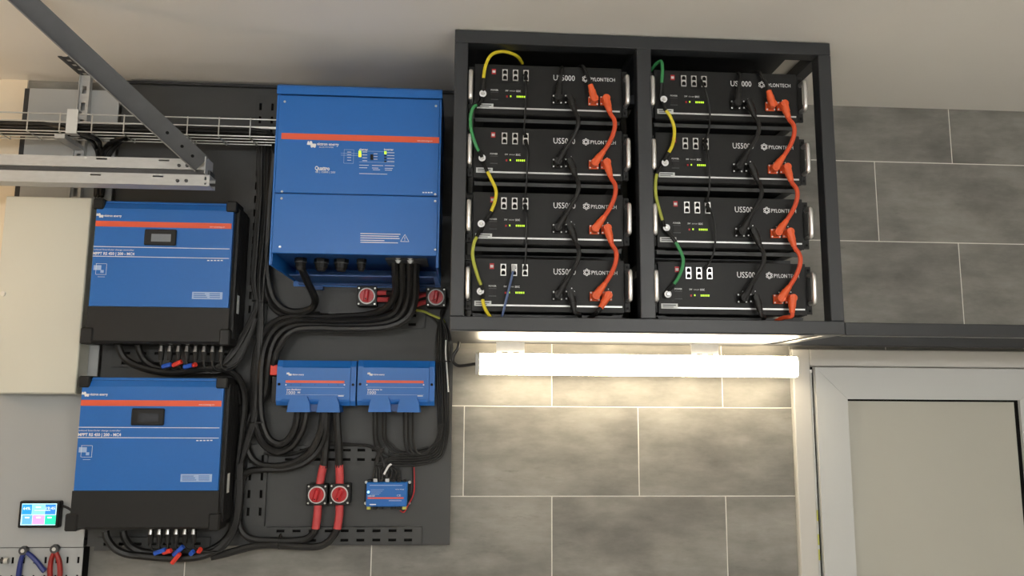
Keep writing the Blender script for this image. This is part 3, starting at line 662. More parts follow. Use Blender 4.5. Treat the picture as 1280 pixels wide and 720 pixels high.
# ================================================================== cable tray, strut, track
TD, TZ0, TZ1 = 0.21, 1.168+ZO, 1.226+ZO
tray = thing('wire_tray', (-1.6, -0.13, TZ0), 'zinc wire mesh cable tray running to the large blue inverter', 'cable tray')
TX0, TX1 = XL+0.01, -0.9
for z in (TZ1, (TZ0+TZ1)/2+0.003, TZ0):
    for d in (TD, 0.125): obj('long_wire', MB().tube([(TX0, -d, z), (TX1, -d, z)], 0.0022, 6), m_wire, tray)
for d in (0.153, 0.182): obj('long_wire', MB().tube([(TX0, -d, TZ0), (TX1, -d, TZ0)], 0.0022, 6), m_wire, tray)
x = ax(313, 160, TD)
while x > TX0:
    obj('cross_wire', MB().tube([(x, -0.1225, TZ1+0.002), (x, -0.1225, TZ0-0.003), (x, -TD-0.003, TZ0-0.003), (x, -TD-0.003, TZ1+0.002)], 0.0021, 6), m_wire, tray)
    x -= 0.1
strut = thing('strut_channel', (-1.585, -0.07, 0.95+ZO), 'galvanised strut hanging from the ceiling with perforated foot, holding the tray', 'bracket')
SXc = ax(104, 125, 0.072)
hs = [(SXc-0.007, SXc+0.007, 1.40+ZO-0.05-i*0.06, 1.40+ZO-0.022-i*0.06) for i in range(14)]
obj('channel', MB().perf(SXc-0.0165, SXc+0.0165, 0.55+ZO, CEIL-0.004, 0.068, 0.0705, hs).box(SXc-0.0165, SXc-0.0140, 0.0515, 0.0785, 0.55+ZO, CEIL-0.004).box(SXc+0.014, SXc+0.0165, 0.0515, 0.068, 0.55+ZO, CEIL-0.004), m_galv, strut)
ft = MB()
fp0, fp1 = 0.05, 0.215
for i in range(6):
    pass
ft.box(SXc-0.021, SXc-0.008, fp0, fp1, CEIL-0.0035, CEIL-0.0005).box(SXc+0.008, SXc+0.021, fp0, fp1, CEIL-0.0035, CEIL-0.0005)
for i in range(5):
    ft.box(SXc-0.008, SXc+0.008, fp0+i*0.036, fp0+i*0.036+0.016, CEIL-0.0035, CEIL-0.0005)
obj('foot_plate', ft, m_galvdark, strut)
box('tray_arm', SXc-0.016, SXc+0.016, 0.0708, 0.20, TZ0-0.020, TZ0-0.0055, m_galv, strut)
box('lower_arm', SXc-0.045, SXc+0.030, 0.0708, 0.20, 1.062+ZO, 1.068+ZO, m_label, strut)
cl = thing('tray_clip', at(90, 148, TD), 'pale sheet metal clip hooked on the wire tray by the strut', 'clip')
cx_ = at(90, 148, TD+0.01)
obj('plate', MB().box(cx_.x-0.018, cx_.x+0.016, TD+0.004, TD+0.008, TZ0-0.008, TZ1+0.014), m_label, cl)
obj('hook', MB().box(cx_.x-0.014, cx_.x+0.014, TD-0.02, TD+0.004, TZ1+0.0105, TZ1+0.014).box(cx_.x-0.014, cx_.x+0.014, TD-0.02, TD+0.004, TZ0-0.008, TZ0-0.0055), m_galv, cl)

# door track: two stacked galvanised rails and a sloping brace
RD = 0.32
track = thing('door_track', (-1.6, -RD, 0.96+ZO), 'double galvanised garage door track ending in mid air above the charge controller', 'track')
def rail(z0, z1, xe, nm):
    L0 = XL+0.005
    hs = []
    for px in ((127, 205) if nm == 0 else (121, 199)):
        xc = ax(px, 200, RD); zc = z1-0.007 if nm == 0 else z1-0.008
        hs.append((xc-0.016, xc+0.016, zc-0.0025, zc+0.0025))
    if nm == 1:
        xc = xe-0.013; hs += [(xc-0.003, xc+0.003, z0+0.018, z0+0.028), (xc-0.003, xc+0.003, z0+0.004, z0+0.010)]
    obj('rail', MB().perf(L0, xe, z0, z1, RD-0.0025, RD, hs).box(L0, xe, RD-0.055, RD-0.0025, z1-0.003, z1).box(L0, xe, RD-0.055, RD-0.0025, z0, z0+0.003).box(L0, xe, RD-0.055, RD-0.052, z0+0.003, z0+0.012).box(L0, xe, RD-0.055, RD-0.052, z1-0.012, z1-0.003), m_galv, track)
    for px in ((224, 234) if nm == 0 else (222, 233)):
        p_ = at(px, 207 if nm == 0 else 226, RD); obj('bolt', MB().cyl((p_.x, -RD, p_.z), (p_.x, -RD-0.005, p_.z), 0.0055, 0.0045, 10), m_galvdark, track)
ze = lambda y: az(200, y, RD)
rail(ze(210.8), ze(197.6), ax(258, 205, RD), 0); rail(ze(231.0), ze(217.2), ax(262, 225, RD), 1)
box('rail_shade', XL+0.005, ax(262, 215, RD), RD-0.05, RD-0.006, ze(217.0), ze(211.0), m_galvdark, track)  # dark plate painting the shaded underside between the rails
box('end_plate', ax(258, 205, RD)+0.001, ax(258, 205, RD)+0.004, RD-0.05, RD+0.02, ze(217.5), ze(196.5), m_galv, track)
# brace (angle profile) from the rail end up to the ceiling, towards the viewer
br = thing('brace', at(255, 213, RD+0.01), 'dark steel angle brace sloping from the track end up to the ceiling', 'brace')
A = at(243, 214, RD+0.012)
vB = _f + RGT*((-6-640)/FPX) - UPV*((-14-360)/FPX); tB = (CEIL-0.004-CZ)/vB.z
B = Vector((CX+vB.x*tB, CY+vB.y*tB, CZ+vB.z*tB))
dr = (B-A).normalized()
side = Vector((0, -1, 0)); side = (side - dr*side.dot(dr)).normalized(); up_ = dr.cross(side).normalized()
if up_.z < 0: up_ = -up_
def bar(mb, o, e1, w1, e2, w2):
    V = []
    for P0 in (A, B):
        for i, k in ((0, 0), (1, 0), (1, 1), (0, 1)): V.append(mb.bm.verts.new(P0+o+e1*(w1*i)+e2*(w2*k)))
    mb.bm.faces.new(V[0:4]); mb.bm.faces.new(V[4:8][::-1])
    for i in range(4): mb.bm.faces.new((V[i], V[(i+1) % 4], V[4+(i+1) % 4], V[4+i]))
mb = MB(); bar(mb, Vector(), up_, 0.060, side, 0.003)
obj('web', mb, m_galvdark, br)
mb = MB(); bar(mb, side*0.0032, up_, 0.003, side, 0.034)
obj('flange', mb, m_bracelit, br)
for k in (0.035, 0.075, 0.13): 
    p_ = A+dr*k+up_*0.030+side*0.003; obj('slot', MB().cyl(p_, p_+side*0.0012, 0.005, n=10), m_gasketshade, br)

# ================================================================== battery rack
RF, RB = 0.505, 0.012
RX0, RX1, RZ0, RZ1 = -0.348, 0.801, 0.519+ZO, CEIL-0.003
TW = 0.040
MX = ax(807.5, 220, RF)                                       # centre of the middle post
rack = thing('battery_rack', ((RX0+RX1)/2, -(RF+RB)/2, RZ0), 'anthracite square tube rack with two bays of batteries, mounted up to the ceiling', 'rack')
TDp = 0.045
for x0, x1 in ((RX0, RX0+TW), (MX-0.022, MX+0.022), (RX1-TW, RX1)):
    for f0, f1 in ((RF-TDp, RF), (RB, RB+TDp)): box('post', x0, x1, f0, f1, RZ0+TW, RZ1-TW, m_rack, rack, 0.002)
    box('side_tube', x0, x1, RB+TDp+0.0005, RF-TDp-0.0005, RZ1-TW, RZ1, m_rack, rack, 0.002)
    box('side_tube', x0, x1, RB+TDp+0.0005, RF-TDp-0.0005, RZ0, RZ0+TW, m_rack, rack, 0.002)
for f0, f1 in ((RF-TDp, RF), (RB, RB+TDp)):
    box('beam', RX0, RX1, f0, f1, RZ1-TW+0.0004, RZ1, m_rack, rack, 0.002)
    box('beam', RX0, RX1, f0, f1, RZ0, RZ0+TW-0.0004, m_rack, rack, 0.002)
BF = 0.478                                                   # battery face
BW = 0.445
LXB = ax(592, 190, BF); RXB = ax(996.5, 120, BF) - BW
tops = [az(600, 79.8, BF), 0, 0, az(600, 322.6, BF)]
pitch = (tops[0]-tops[3])/3; tops = [tops[0]-i*pitch for i in range(4)]
BH = 0.156
for x0 in (LXB, RXB):
    for zt in tops:
        zbm = zt-BH
        for xa, xb, xw in ((x0+0.002, x0+0.030, x0-0.001), (x0+BW-0.030, x0+BW-0.002, x0+BW-0.002)):
            obj('support_rail', MB().box(xa, xb, RB+0.05, BF-0.03, zbm-0.0045, zbm-0.0015).box(xw, xw+0.003, RB+0.05, BF-0.03, zbm-0.0045, zbm+0.02 - 0.022), m_rack, rack)
        obj('front_lip', MB().box(x0+0.004, x0+BW-0.004, BF-0.030, BF-0.022, zbm-0.016, zbm-0.005), m_strip, rack)
        obj('cross_rail', MB().box(x0-0.02, x0+BW+0.02, 0.30, 0.33, zbm-0.022, zbm-0.005), m_rack, rack)
XPL = RXB+BW+0.006
for x0, x1 in ((RX0+0.002, MX-0.0002), (MX+0.0002, XPL)):
    box('floor_plate', x0, x1, RB+0.001, RF-0.002, RZ0-0.003, RZ0-0.0004, m_rack, rack)
    box('top_plate', max(x0, RX0+TW+0.0005) if x0 < 0 else MX+0.0225, x1-0.0225 if x0 < 0 else x1, RB+TDp+0.001, RF-TDp-0.001, RZ1-0.006, RZ1-0.003, m_rack, rack)

# shelf continuing to the right of the rack
sh = thing('steel_shelf', (1.7, -0.26, RZ0), 'anthracite steel shelf continuing from the rack above the door', 'shelf')
SX1 = XR-0.005
zs0, zs1 = az(1170, 420.5, RF), az(1170, 404.5, RF)
box('front_beam', RX1+0.001, SX1, RF-0.045, RF, zs0, zs1, m_rack, sh, 0.002)
box('back_beam', RX1+0.001, SX1, 0.03, 0.075, zs0, zs1, m_rack, sh, 0.002)
for x in (1.95, 2.5): box('cross_tube', x-0.02, x+0.02, 0.0755, RF-0.0455, zs0+0.0065, zs1-0.002, m_rack, sh, 0.002)

# ---- batteries
bx = LXB; zt = tops[0]; zbm = zt-BH
def U(u, v, d=BF): return Vector((bx+u*BW, -d, zt-v*BH))
bat = thing('rack_battery', (bx+BW/2, -0.27, zbm), None, 'battery')
DB2 = BF-0.42
box('case', bx+0.004, bx+BW-0.004, DB2, BF-0.003, zbm, zt-0.001, m_batt, bat, 0.002)
box('face_plate', bx, bx+BW, BF-0.003, BF, zbm+0.001, zt, m_batt, bat, 0.0012)
for u0, u1, s_ in ((-0.040, -0.003, -1), (1.003, 1.040, 1)):
    e = box('ear', U(u0, 0).x, U(u1, 0).x, BF-0.012, BF-0.004, U(0, 0.97).z, U(0, 0.05).z, m_batt, bat, 0.001)
    for v in (0.12, 0.9): p = U((u0+u1)/2, v, BF-0.004); obj('ear_hole', MB().cyl(p, p+Vector((0, -0.001, 0)), 0.004, n=10), m_gasketshade, e)
    xh = U((u0+u1)/2, 0).x + s_*0.002
    h = MB().tube(spline([(xh, -BF+0.006, U(0, .22).z), (xh, -BF-0.020, U(0, .22).z), (xh, -BF-0.028, U(0, .26).z), (xh, -BF-0.030, U(0, .45).z), (xh, -BF-0.028, U(0, .72).z), (xh, -BF-0.020, U(0, .76).z), (xh, -BF+0.006, U(0, .76).z)], 5), 0.0068, 10)
    obj('handle', h, m_alu, bat, smooth=True)
def ubox(name, u0, v0, u1, v1, t_, mat, parent, d=BF, bev=0.0):
    a, b = U(u0, v0), U(u1, v1); return box(name, a.x, b.x, d, d+t_, b.z, a.z, mat, parent, bev)
for u in (0.186, 0.257, 0.328):
    prt = ubox('data_port', u, 0.105, u+0.036, 0.325, 0.004, m_alu, bat)
    for v0, v1 in ((0.122, 0.198), (0.232, 0.308)):
        a, b = U(u+0.005, v0), U(u+0.031, v1)
        hh = b.z-a.z
        pol = [(a.x, b.z), (b.x, b.z), (b.x, b.z-hh*0.6), (b.x-0.003, a.z), (a.x+0.003, a.z), (a.x, b.z-hh*0.6)]
        obj('socket_hole', MB().prism(pol, BF+0.004, BF+0.0046), m_gasketshade, prt)
ubox('red_sticker', 0.115, 0.095, 0.143, 0.20, 0.0006, m_redknob, bat); ubox('sticker_print', 0.119, 0.125, 0.139, 0.175, 0.0010, m_label, bat)
p = U(0.056, 0.635)
obj('earth_washer', MB().ring(p+Vector((0, -0.0138, 0)), (0, -1, 0), 0.0105, 0.0050, 0.002, 18), m_white, bat); obj('earth_stud', MB().cyl(p, p+Vector((0, -0.018, 0)), 0.0045, n=6), m_steel, bat)
sw_ = ubox('power_switch', 0.112, 0.575, 0.158, 0.70, 0.002, m_black, bat)
obj('switch_frame', MB().box(U(.110, 0).x, U(.160, 0).x, BF, BF+0.0008, U(0, .715).z, U(0, .70).z).box(U(.110, 0).x, U(.160, 0).x, BF, BF+0.0008, U(0, .575).z, U(0, .56).z), m_galvdark, bat)
def bt(s, u, v, wu, hv, mat, bold=0.0):
    a = U(u, v); return text(bat, 'lettering', s, a.x, a.z, BF+0.0007, wu*BW, hv*BH, mat, bold)
bt('POWER', 0.110, 0.535, 0.050, 0.030, m_label, 0.02); bt('SW', 0.208, 0.54, 0.020, 0.030, m_label, 0.02)
bt('RUN ALM', 0.238, 0.54, 0.036, 0.024, m_label); bt('SOC', 0.281, 0.545, 0.030, 0.035, m_white, 0.02)
ubox('reset_button', 0.214, 0.625, 0.224, 0.66, 0.0015, m_redknob, bat); ubox('run_led', 0.240, 0.62, 0.248, 0.65, 0.001, m_ledg, bat)
for i in range(5): ubox('charge_led', 0.284+i*0.0125, 0.62, 0.2915+i*0.0125, 0.655, 0.001, m_ledg, bat)
bt('US5000', 0.533, 0.285, 0.146, 0.112, m_white, 0.006)
p = U(0.752, 0.235)
for i in range(6):
    c = p+Vector((0.0072*math.sin(i*math.pi/3), 0, 0.0072*math.cos(i*math.pi/3))); obj('logo_dot', MB().ring(c, (0, -1, 0), 0.0038, 0.0018, 0.0006, 8), m_white, bat)
bt('PYLON', 0.783, 0.275, 0.090, 0.072, m_white, 0.010); bt('TECH', 0.879, 0.275, 0.075, 0.072, m_white, 0.0)
ubox('silver_strip', 0.018, 0.862, 0.985, 0.892, 0.0012, m_silver, bat)
lb = ubox('paper_label', 0.018, 0.80, 0.128, 0.895, 0.0020, m_label, bat)
ubox('label_print', 0.028, 0.822, 0.115, 0.84, 0.0024, m_galvdark, bat); ubox('label_print', 0.028, 0.86, 0.10, 0.872, 0.0024, m_galvdark, bat)
SOCK = {'b1': (0.557, 0.685), 'b2': (0.640, 0.675), 'o1': (0.802, 0.690), 'o2': (0.882, 0.680)}
for k, (u, v) in SOCK.items():
    c = U(u, v); mt = m_orange if k[0] == 'o' else m_black
    s_ = box('power_socket', c.x-0.0145, c.x+0.0145, BF, BF+0.007, c.z-0.0135, c.z+0.0135, mt, bat, 0.001)
    for sx in (-1, 1):
        for sz in (-1, 1): obj('rivet', MB().cyl((c.x+sx*0.0115, -BF-0.007, c.z+sz*0.0105), (c.x+sx*0.0115, -BF-0.0085, c.z+sz*0.0105), 0.0024, n=8), m_white, s_)
    cc = U(u+0.012, v-0.135); obj('polarity_dot', MB().cyl(cc, cc+Vector((0, -0.0008, 0)), 0.0018, n=8), m_white, bat)
row_n = ['top', 'second from the top', 'third from the top', 'bottom']
bay_n = ['in the rack bay next to the blue inverter', 'in the rack bay next to the open wall']
bay_s = ['rack bay by the inverter', 'rack bay by the open wall']
BORG = {}
for c_, x0 in enumerate((LXB, RXB)):
    for r_ in range(4):
        o = bat if (c_ == 0 and r_ == 0) else copy_tree(bat)
        o.location = Vector(ORG[bat]) + Vector((x0-LXB, 0, tops[r_]-tops[0]))
        o['label'] = 'black rack battery, %s %s' % (row_n[r_], bay_n[c_]); o['group'] = 'rack batteries'
        BORG[(c_, r_)] = (x0, tops[r_])
def F(c_, r_, u, v, dd=0.0):
    x0, z = BORG[(c_, r_)]; return Vector((x0+u*BW, -(BF+dd), z-v*BH))

# ---- cables on the batteries
def elbow(parent, p, dirv, mat, L=0.044, r=0.0115):
    """right-angle plug: block over the socket, barrel along dirv"""
    dirv = Vector(dirv).normalized(); q0 = p+Vector((0, -0.008, 0)); q1 = p+Vector((0, -0.032, 0))
    mb = MB().cyl(q0, q1, r*1.05, r, 12)
    e0 = p+Vector((0, -0.022, 0))-dirv*0.006; e1 = p+Vector((0, -0.024, 0))+dirv*L*0.6; e2 = p+Vector((0, -0.026, 0))+dirv*L
    mb.cyl(e0, e1, r*1.05, r*0.95, 12); mb.cyl(e1, e2, r*0.85, r*0.68, 12)
    obj('plug', mb, mat, parent, smooth=True)
    return e2, dirv
def link(name, p0, dir0, p1, dir1, mid, mat, pm0, pm1, r, label, group):
    t = thing(name, p1, label, 'cable', group)
    a, da = elbow(t, p0, dir0, pm0); b, db = elbow(t, p1, dir1, pm1)
    L1 = (mid[0]-a).length*1.1; L2 = (b-mid[0]).length*1.1
    obj('lead', MB().tube([a-da*0.006]+hermite([a, mid[0], b], [da*L1, Vector((0, 0, -1))*(L1+L2)*0.5, -db*L2])+[b-db*0.006], r, 8), mat, t, smooth=True)
pv = pitch/BH
for c_ in (0, 1):
    for r_ in range(3):
        lab = 'between %s battery, %s' % (('top and second', 'second and third', 'third and bottom')[r_], bay_s[c_])
        p0, p1 = F(c_, r_, *SOCK['o2']), F(c_, r_+1, *SOCK['o1'])
        link('orange_power_cable', p0, (0.24, 0, -1), p1, (0.60, 0, 0.80), [F(c_, r_, 0.934, 1.22, 0.036)], m_orangecable, m_orange, m_orange, 0.0066, 'orange power cable ' + lab, 'orange battery link cables')
        p0, p1 = F(c_, r_, *SOCK['b2']), F(c_, r_+1, *SOCK['b1'])
        link('black_power_cable', p0, (0.32, 0, -1), p1, (0.50, 0, 0.87), [F(c_, r_, 0.688, 1.20, 0.038)], m_cable, m_black, m_black, 0.0066, 'black power cable ' + lab, 'black battery link cables')
    # lowest batteries: leads running down out of the rack
    def tail(name, c_, r_, sk, dirv, mid, mat, pm, label):
        p0 = F(c_, r_, *SOCK[sk]); t = thing(name, p0, label, 'cable')
        a, da = elbow(t, p0, dirv, pm)
        obj('lead', MB().tube(spline([a-da*0.006, a+da*0.010]+mid), 0.0060, 8), mat, t, smooth=True)
    tail('orange_power_cable', c_, 3, 'o2', (-0.55, 0, -0.9) if c_ == 0 else (-0.12, 0, -1), [F(c_, 3, 0.80 if c_ == 0 else 0.83, 1.04, 0.0), F(c_, 3, 0.76 if c_ == 0 else 0.80, 1.10, -0.03)], m_cable if c_ == 0 else m_orangecable, m_orange, 'orange plug and lead down from bottom battery, ' + bay_s[c_])
    tail('black_power_cable', c_, 3, 'b2', (0.2, 0, -1), [F(c_, 3, 0.70, 1.03, 0.01), F(c_, 3, 0.71, 1.10, -0.02)], m_cable, m_black, 'black plug and lead down from bottom battery, ' + bay_s[c_])
    tail('black_power_cable', c_, 0, 'b1', (0.12, 0, 1), [F(c_, 0, 0.585, 0.1, 0.02), F(c_, 0, 0.60, -0.08, -0.05), F(c_, 0, 0.60, -0.18, -0.2)], m_cable, m_black, 'black lead running up from top battery, ' + bay_s[c_])
    tail('orange_power_cable', c_, 0, 'o1', (-0.28, 0, 1), [F(c_, 0, 0.755, 0.2, 0.02), F(c_, 0, 0.725, -0.02, 0.0), F(c_, 0, 0.69, -0.16, -0.12)], m_cable, m_orange, 'orange plug with black lead up from top battery, ' + bay_s[c_])
# earth leads
DE = BF+0.020
def earth(P, mat, label, b0=True, b1=True):
    path = spline([at(px, py, d) for px, py, d in P], 8)
    t = thing('earth_wire', path[-1], label, 'wire', 'earth wires on the batteries')
    n = len(path); k = max(3, n//5)
    i0 = k if b0 else 0; i1 = n-k if b1 else n
    obj('wire', MB().tube(path[i0:i1] if i1 > i0+1 else path, 0.0050, 8), mat, t, smooth=True)
    if b0: obj('sleeve', MB().tube(path[:i0+2], 0.0056, 8), m_black, t, smooth=True)
    if b1: obj('sleeve', MB().tube(path[i1-2:], 0.0056, 8), m_black, t, smooth=True)
S0 = BF+0.008
earth([(653, 79, 0.40), (646, 70, 0.44), (630, 64.5, 0.47), (615, 68, 0.49), (607, 82, DE), (604, 103, DE), (604.5, 117, S0)], m_yellow, 'yellow earth wire arching over the top battery next to the blue inverter', b0=False)
earth([(603.5, 120, S0), (599, 130, DE), (592, 134, DE+0.01), (588.5, 145, DE+0.01), (589, 162, DE+0.012), (595, 182, DE+0.012), (601, 193, DE), (603, 198, S0)], m_green, 'green earth wire between first and second battery next to the blue inverter')
earth([(603.5, 201, S0), (608, 212, DE), (614, 224, DE), (620, 238, DE), (618.5, 252, DE), (612, 268, DE), (604, 279, S0)], m_yellow, 'yellow earth wire between second and third battery next to the blue inverter')
earth([(603, 284, S0), (597, 294, DE), (592, 306, DE+0.01), (591, 322, DE+0.01), (597, 345, DE+0.01), (602, 358, DE), (603.5, 363, S0)], m_ygreen, 'yellow-green earth wire between third and bottom battery next to the blue inverter')
earth([(603, 366, S0), (603.5, 376, DE), (606, 385, DE), (611, 394, DE-0.01), (617, 401, DE-0.03)], m_yellow, 'yellow earth wire leaving the bottom battery next to the blue inverter downwards', b1=False)
earth([(814, 88, 0.44), (820, 80, 0.46), (826.5, 77, 0.48), (828, 88, DE), (827, 106, DE), (826, 122, S0)], m_green, 'green earth wire arching over the top battery next to the open wall', b0=False)
earth([(826.5, 126, S0), (831, 136, DE), (838, 146, DE), (843, 162, DE), (841, 180, DE), (834, 194, DE), (828, 203, S0)], m_yellow, 'yellow earth wire between first and second battery next to the open wall')
earth([(828, 206, S0), (822, 215, DE), (819.5, 228, DE), (820, 245, DE), (825, 265, DE), (829, 278, DE), (831, 284, S0)], m_ygreen, 'yellow-green earth wire between second and third battery next to the open wall')
earth([(831, 287, S0), (842, 299, DE), (851, 315, DE), (854, 328, DE), (849, 345, DE), (840, 358, DE), (833, 365, S0)], m_green, 'green earth wire between third and bottom battery next to the open wall')
# data leads
def data(P, label, mat=m_cable, plug0=True, plug1=True, pm=None, r=0.0028):
    path = spline([at(px, py, d) for px, py, d in P], 6)
    t = thing('data_cable', path[-1], label, 'cable', 'data cables on the batteries')
    obj('lead', MB().tube(path, r, 6), mat, t, smooth=True)
    for ok, a, b in ((plug0, path[0], path[3]), (plug1, path[-1], path[-4])):
        if ok: obj('plug', MB().tube([a+(a-b).normalized()*0.002, a+(b-a)*0.5, b], 0.0062, 6, 0.0045), pm or m_black, t)
DP = BF+0.012
data([(656.5, 94, DP), (658, 105, DP+.012), (657.5, 125, DP+.006), (656, 150, DP), (655, 160, DP), (655.5, 168, DP)], 'thin black data cable between first and second battery next to the blue inverter')
data([(657, 176, DP), (659.5, 188, DP+.012), (659, 210, DP+.006), (658, 230, DP), (656.5, 246, DP), (656, 252, DP)], 'thin black data cable between second and third battery next to the blue inverter')
data([(656, 257, DP), (658.5, 270, DP+.012), (658, 295, DP+.006), (657.5, 315, DP), (656.5, 328, DP), (656, 336, DP)], 'thin black data cable between third and bottom battery next to the blue inverter')
data([(642.5, 333, DP), (639.5, 347, DP+.012), (634, 370, DP+.006), (629, 390, DP), (626, 400, DP-.03)], 'slate blue data cable with clear plug hanging from the bottom battery', m_bluewire, True, False, m_clear, 0.0036)
data([(875.5, 101, DP), (881, 112, DP+.012), (886, 130, DP+.006), (887.5, 148, DP), (885, 168, DP), (880, 176, DP)], 'thin black data cable between first and second battery next to the open wall')
data([(881, 180, DP), (885, 198, DP+.012), (887, 222, DP+.006), (886, 240, DP), (883, 252, DP)], 'thin black data cable between second and third battery next to the open wall')
data([(884, 258, DP), (891, 270, DP+.012), (894, 290, DP+.006), (893, 312, DP), (887, 328, DP), (882, 335, DP)], 'thin black data cable between third and bottom battery next to the open wall')

# ================================================================== batten under the rack
bl = thing('batten_light', (0.28, -0.10, 0.40+ZO), 'lit tubular batten light clipped under the battery rack', 'lamp')
LD = 0.105
lx0, lx1 = ax(598, 457, LD), ax(993.5, 457, LD)
zc = (az(796, 443.5, LD)+az(796, 470, LD))/2; lr = (az(796, 443.5, LD)-az(796, 470, LD))/2
sec = [(LD+lr*0.80*math.copysign(abs(math.cos(a))**0.6, math.cos(a)), zc+lr*math.copysign(abs(math.sin(a))**0.6, math.sin(a))) for a in [2*math.pi*i/20 for i in range(20)]]
obj('diffuser', MB().prism_x(sec, lx0+0.004, lx1), m_lamp, bl, smooth=True)
box('back_housing', lx0+0.004, lx1, LD-lr*0.86, LD-lr*0.80, zc-lr*0.75, zc+lr*0.75, m_lampbody, bl, 0.001)
obj('end_cap', MB().prism_x(sec, lx0-0.010, lx0+0.0035), m_lampbody, bl, smooth=True); obj('end_cap', MB().prism_x(sec, lx1+0.0005, lx1+0.003), m_lampbody, bl, smooth=True)
for px in (638, 881):
    xc = ax(px, 437, LD); zt_ = RZ0-0.0032
    cp = MB().box(xc-0.047, xc+0.047, LD-0.002, LD+0.002, zc+lr+0.006, zt_).box(xc-0.047, xc+0.047, LD-0.018, LD-0.002, zt_-0.003, zt_)
    for k in (-0.038, 0.0, 0.038): cp.box(xc+k-0.009, xc+k+0.009, LD-0.0018, LD+0.0018, zc+lr-0.001, zc+lr+0.006)
    obj('clip', cp, m_alu, bl)
cable('lamp_cable', [Vector((lx0-0.010, -LD, zc)), at(580, 457, LD), at(572, 457, 0.10), at(566.5, 452, 0.09), at(567, 444, 0.09), at(572, 436, 0.09), Vector((ax(574, 434, 0.09), -0.09, RZ0-0.004))], 0.0055, m_cable, 'grey-black lead hanging off the end of the lit batten')

# ================================================================== cables on the board
def mk(name, r, L, label, group=None, mat=m_cable, n=8): return cable(name, pts(*L), r, mat, label, group, n=n)
TH = 0.0125
# tray bundle
for i in range(9):
    d = 0.135+0.0078*i; z = TZ0+0.009+0.009*(i % 3)
    P = [Vector((TX0+0.02, -d, z)), Vector((-1.6, -d, z)), Vector((-1.2, -d, z+0.003)), Vector((ax(318+3*(i % 4), 160, d), -d, z+0.002))]
    vx = 323+2.5*i
    P += [at(vx, 172, max(0.075, d-0.03)), at(vx-1, 200, 0.075+0.006*(i % 3))]
    x2 = 321+2.2*i
    P += [at(x2+1, 245, 0.070+0.006*(i % 3)), at(x2-3, 300, 0.070+0.006*(i % 3)), at(x2-6-0.3*i, 350, 0.072+0.006*(i % 3)), at(319+1.2*i, 380, 0.075)]
    if i < 4: P += [at(311+i*1.5, 402, 0.085), at(298+i*2, 424, 0.10), at(284+i*2, 446, 0.11), at(270+i*2, 458, 0.12)]
    else: P += [at(316+1.5*i, 420, 0.08), at(314+1.4*i, 470, 0.08), at(310+1.4*i, 520, 0.08), at(302+1.2*i, 552, 0.08), at(296, 600, 0.085), at(294, 640, 0.09)]
    cable('solar_cable', P, 0.0048, m_cable, 'thin black cable from the wire tray down the upright bundle between controllers and inverter', 'thin cables of the upright bundle')
for i in range(5):
    d = 0.138+0.013*i
    sgn = 1 if i < 3 else -1
    zz = TZ0+0.03
    if sgn > 0: P = [Vector((-1.15-0.02*i, -d, zz)), Vector((-1.32, -d, zz)), at(163-6*i, 172, d), at(146-6*i, 182, 0.075), at(134-5*i, 200, 0.063), at(128-4*i, 240, 0.062), at(127-3*i, 246, 0.060)]
    else: P = [Vector((-1.9, -d, zz)), Vector((-1.68, -d, zz)), at(108+8*(i-3), 172, d), at(119+6*(i-3), 184, 0.078), at(123+5*(i-3), 200, 0.072), at(122+5*(i-3), 244, 0.070)]
    cable('tray_cable', P, 0.0075, m_cable, 'black cable dropping out of the wire tray behind the door track', 'cables dropping behind the track')
# short leads from the solar plugs
for i, e in enumerate(ends1):
    tgt = [at(262+3*i, 468, 0.10), at(286+2*i, 452, 0.10), at(304+1.2*i, 425, 0.092), at(314+1.0*i, 398, 0.084)]
    P = [e+Vector((0, 0, 0.004)), e+Vector((0.003, 0.0, -0.018)), e+Vector((0.02, 0.01, -0.03))]
    if i < 6: P += [at(255+3.5*i, 466, 0.115)]
    P += tgt[1:]
    cable('solar_cable', P, 0.0036, m_cable, 'thin black lead from a plug under the upper charge controller', 'leads of the upper plugs')
for i, e in enumerate(ends2):
    P = [e+Vector((0, 0, 0.004)), e+Vector((0.002, 0, -0.012)), e+Vector((0.02, 0.01, -0.022)), at(258+3*i, 690, 0.11), at(278+2*i, 676, 0.10), at(291+1.2*i, 655, 0.095), at(296+1.2*i, 620, 0.09), at(297+1.2*i, 580, 0.085)]
    cable('solar_cable', P, 0.0036, m_cable, 'thin black lead from a plug under the lower charge controller', 'leads of the lower plugs')
def flag(px, py, qx, qy, d, mat, label):
    a, b = at(px, py, d), at(qx, qy, d+0.006)
    t = obj('cable_marker', MB().tube([a, a+(b-a)*0.15, a+(b-a)*0.85, b], 0.0072, 6), mat, label=label, cat='cable tag', group='coloured cable markers')
for a_ in ((203, 458.5, 214, 455.5, m_tagblue, 'blue marker on a lead under the upper charge controller'), (216, 457, 227, 452, m_tagred, 'bright red marker on a lead under the upper charge controller'), (230, 459, 240, 456.5, m_tagblue, 'second blue marker under the upper charge controller'), (241, 457, 245, 455.5, m_tagred, 'short red marker beside the blue one under the upper charge controller')):
    flag(a_[0], a_[1], a_[2], a_[3], 0.14, a_[4], a_[5])
for a_ in ((193, 692, 207, 687, m_tagblue, 'long blue marker on a lead under the lower charge controller'), (204, 691, 214, 688, m_tagred, 'red marker crossing between two blue ones under the lower charge controller'), (217, 694, 229, 683, m_tagblue, 'steeply tilted blue marker under the lower charge controller'), (215, 704, 225, 692, m_tagred, 'long red marker hanging lowest under the lower charge controller'), (238, 693, 242, 689, m_tagblue, 'small blue ring marker under the lower charge controller'), (248, 690, 251, 686, m_tagred, 'small red ring marker under the lower charge controller')):
    flag(a_[0], a_[1], a_[2], a_[3], 0.14, a_[4], a_[5])
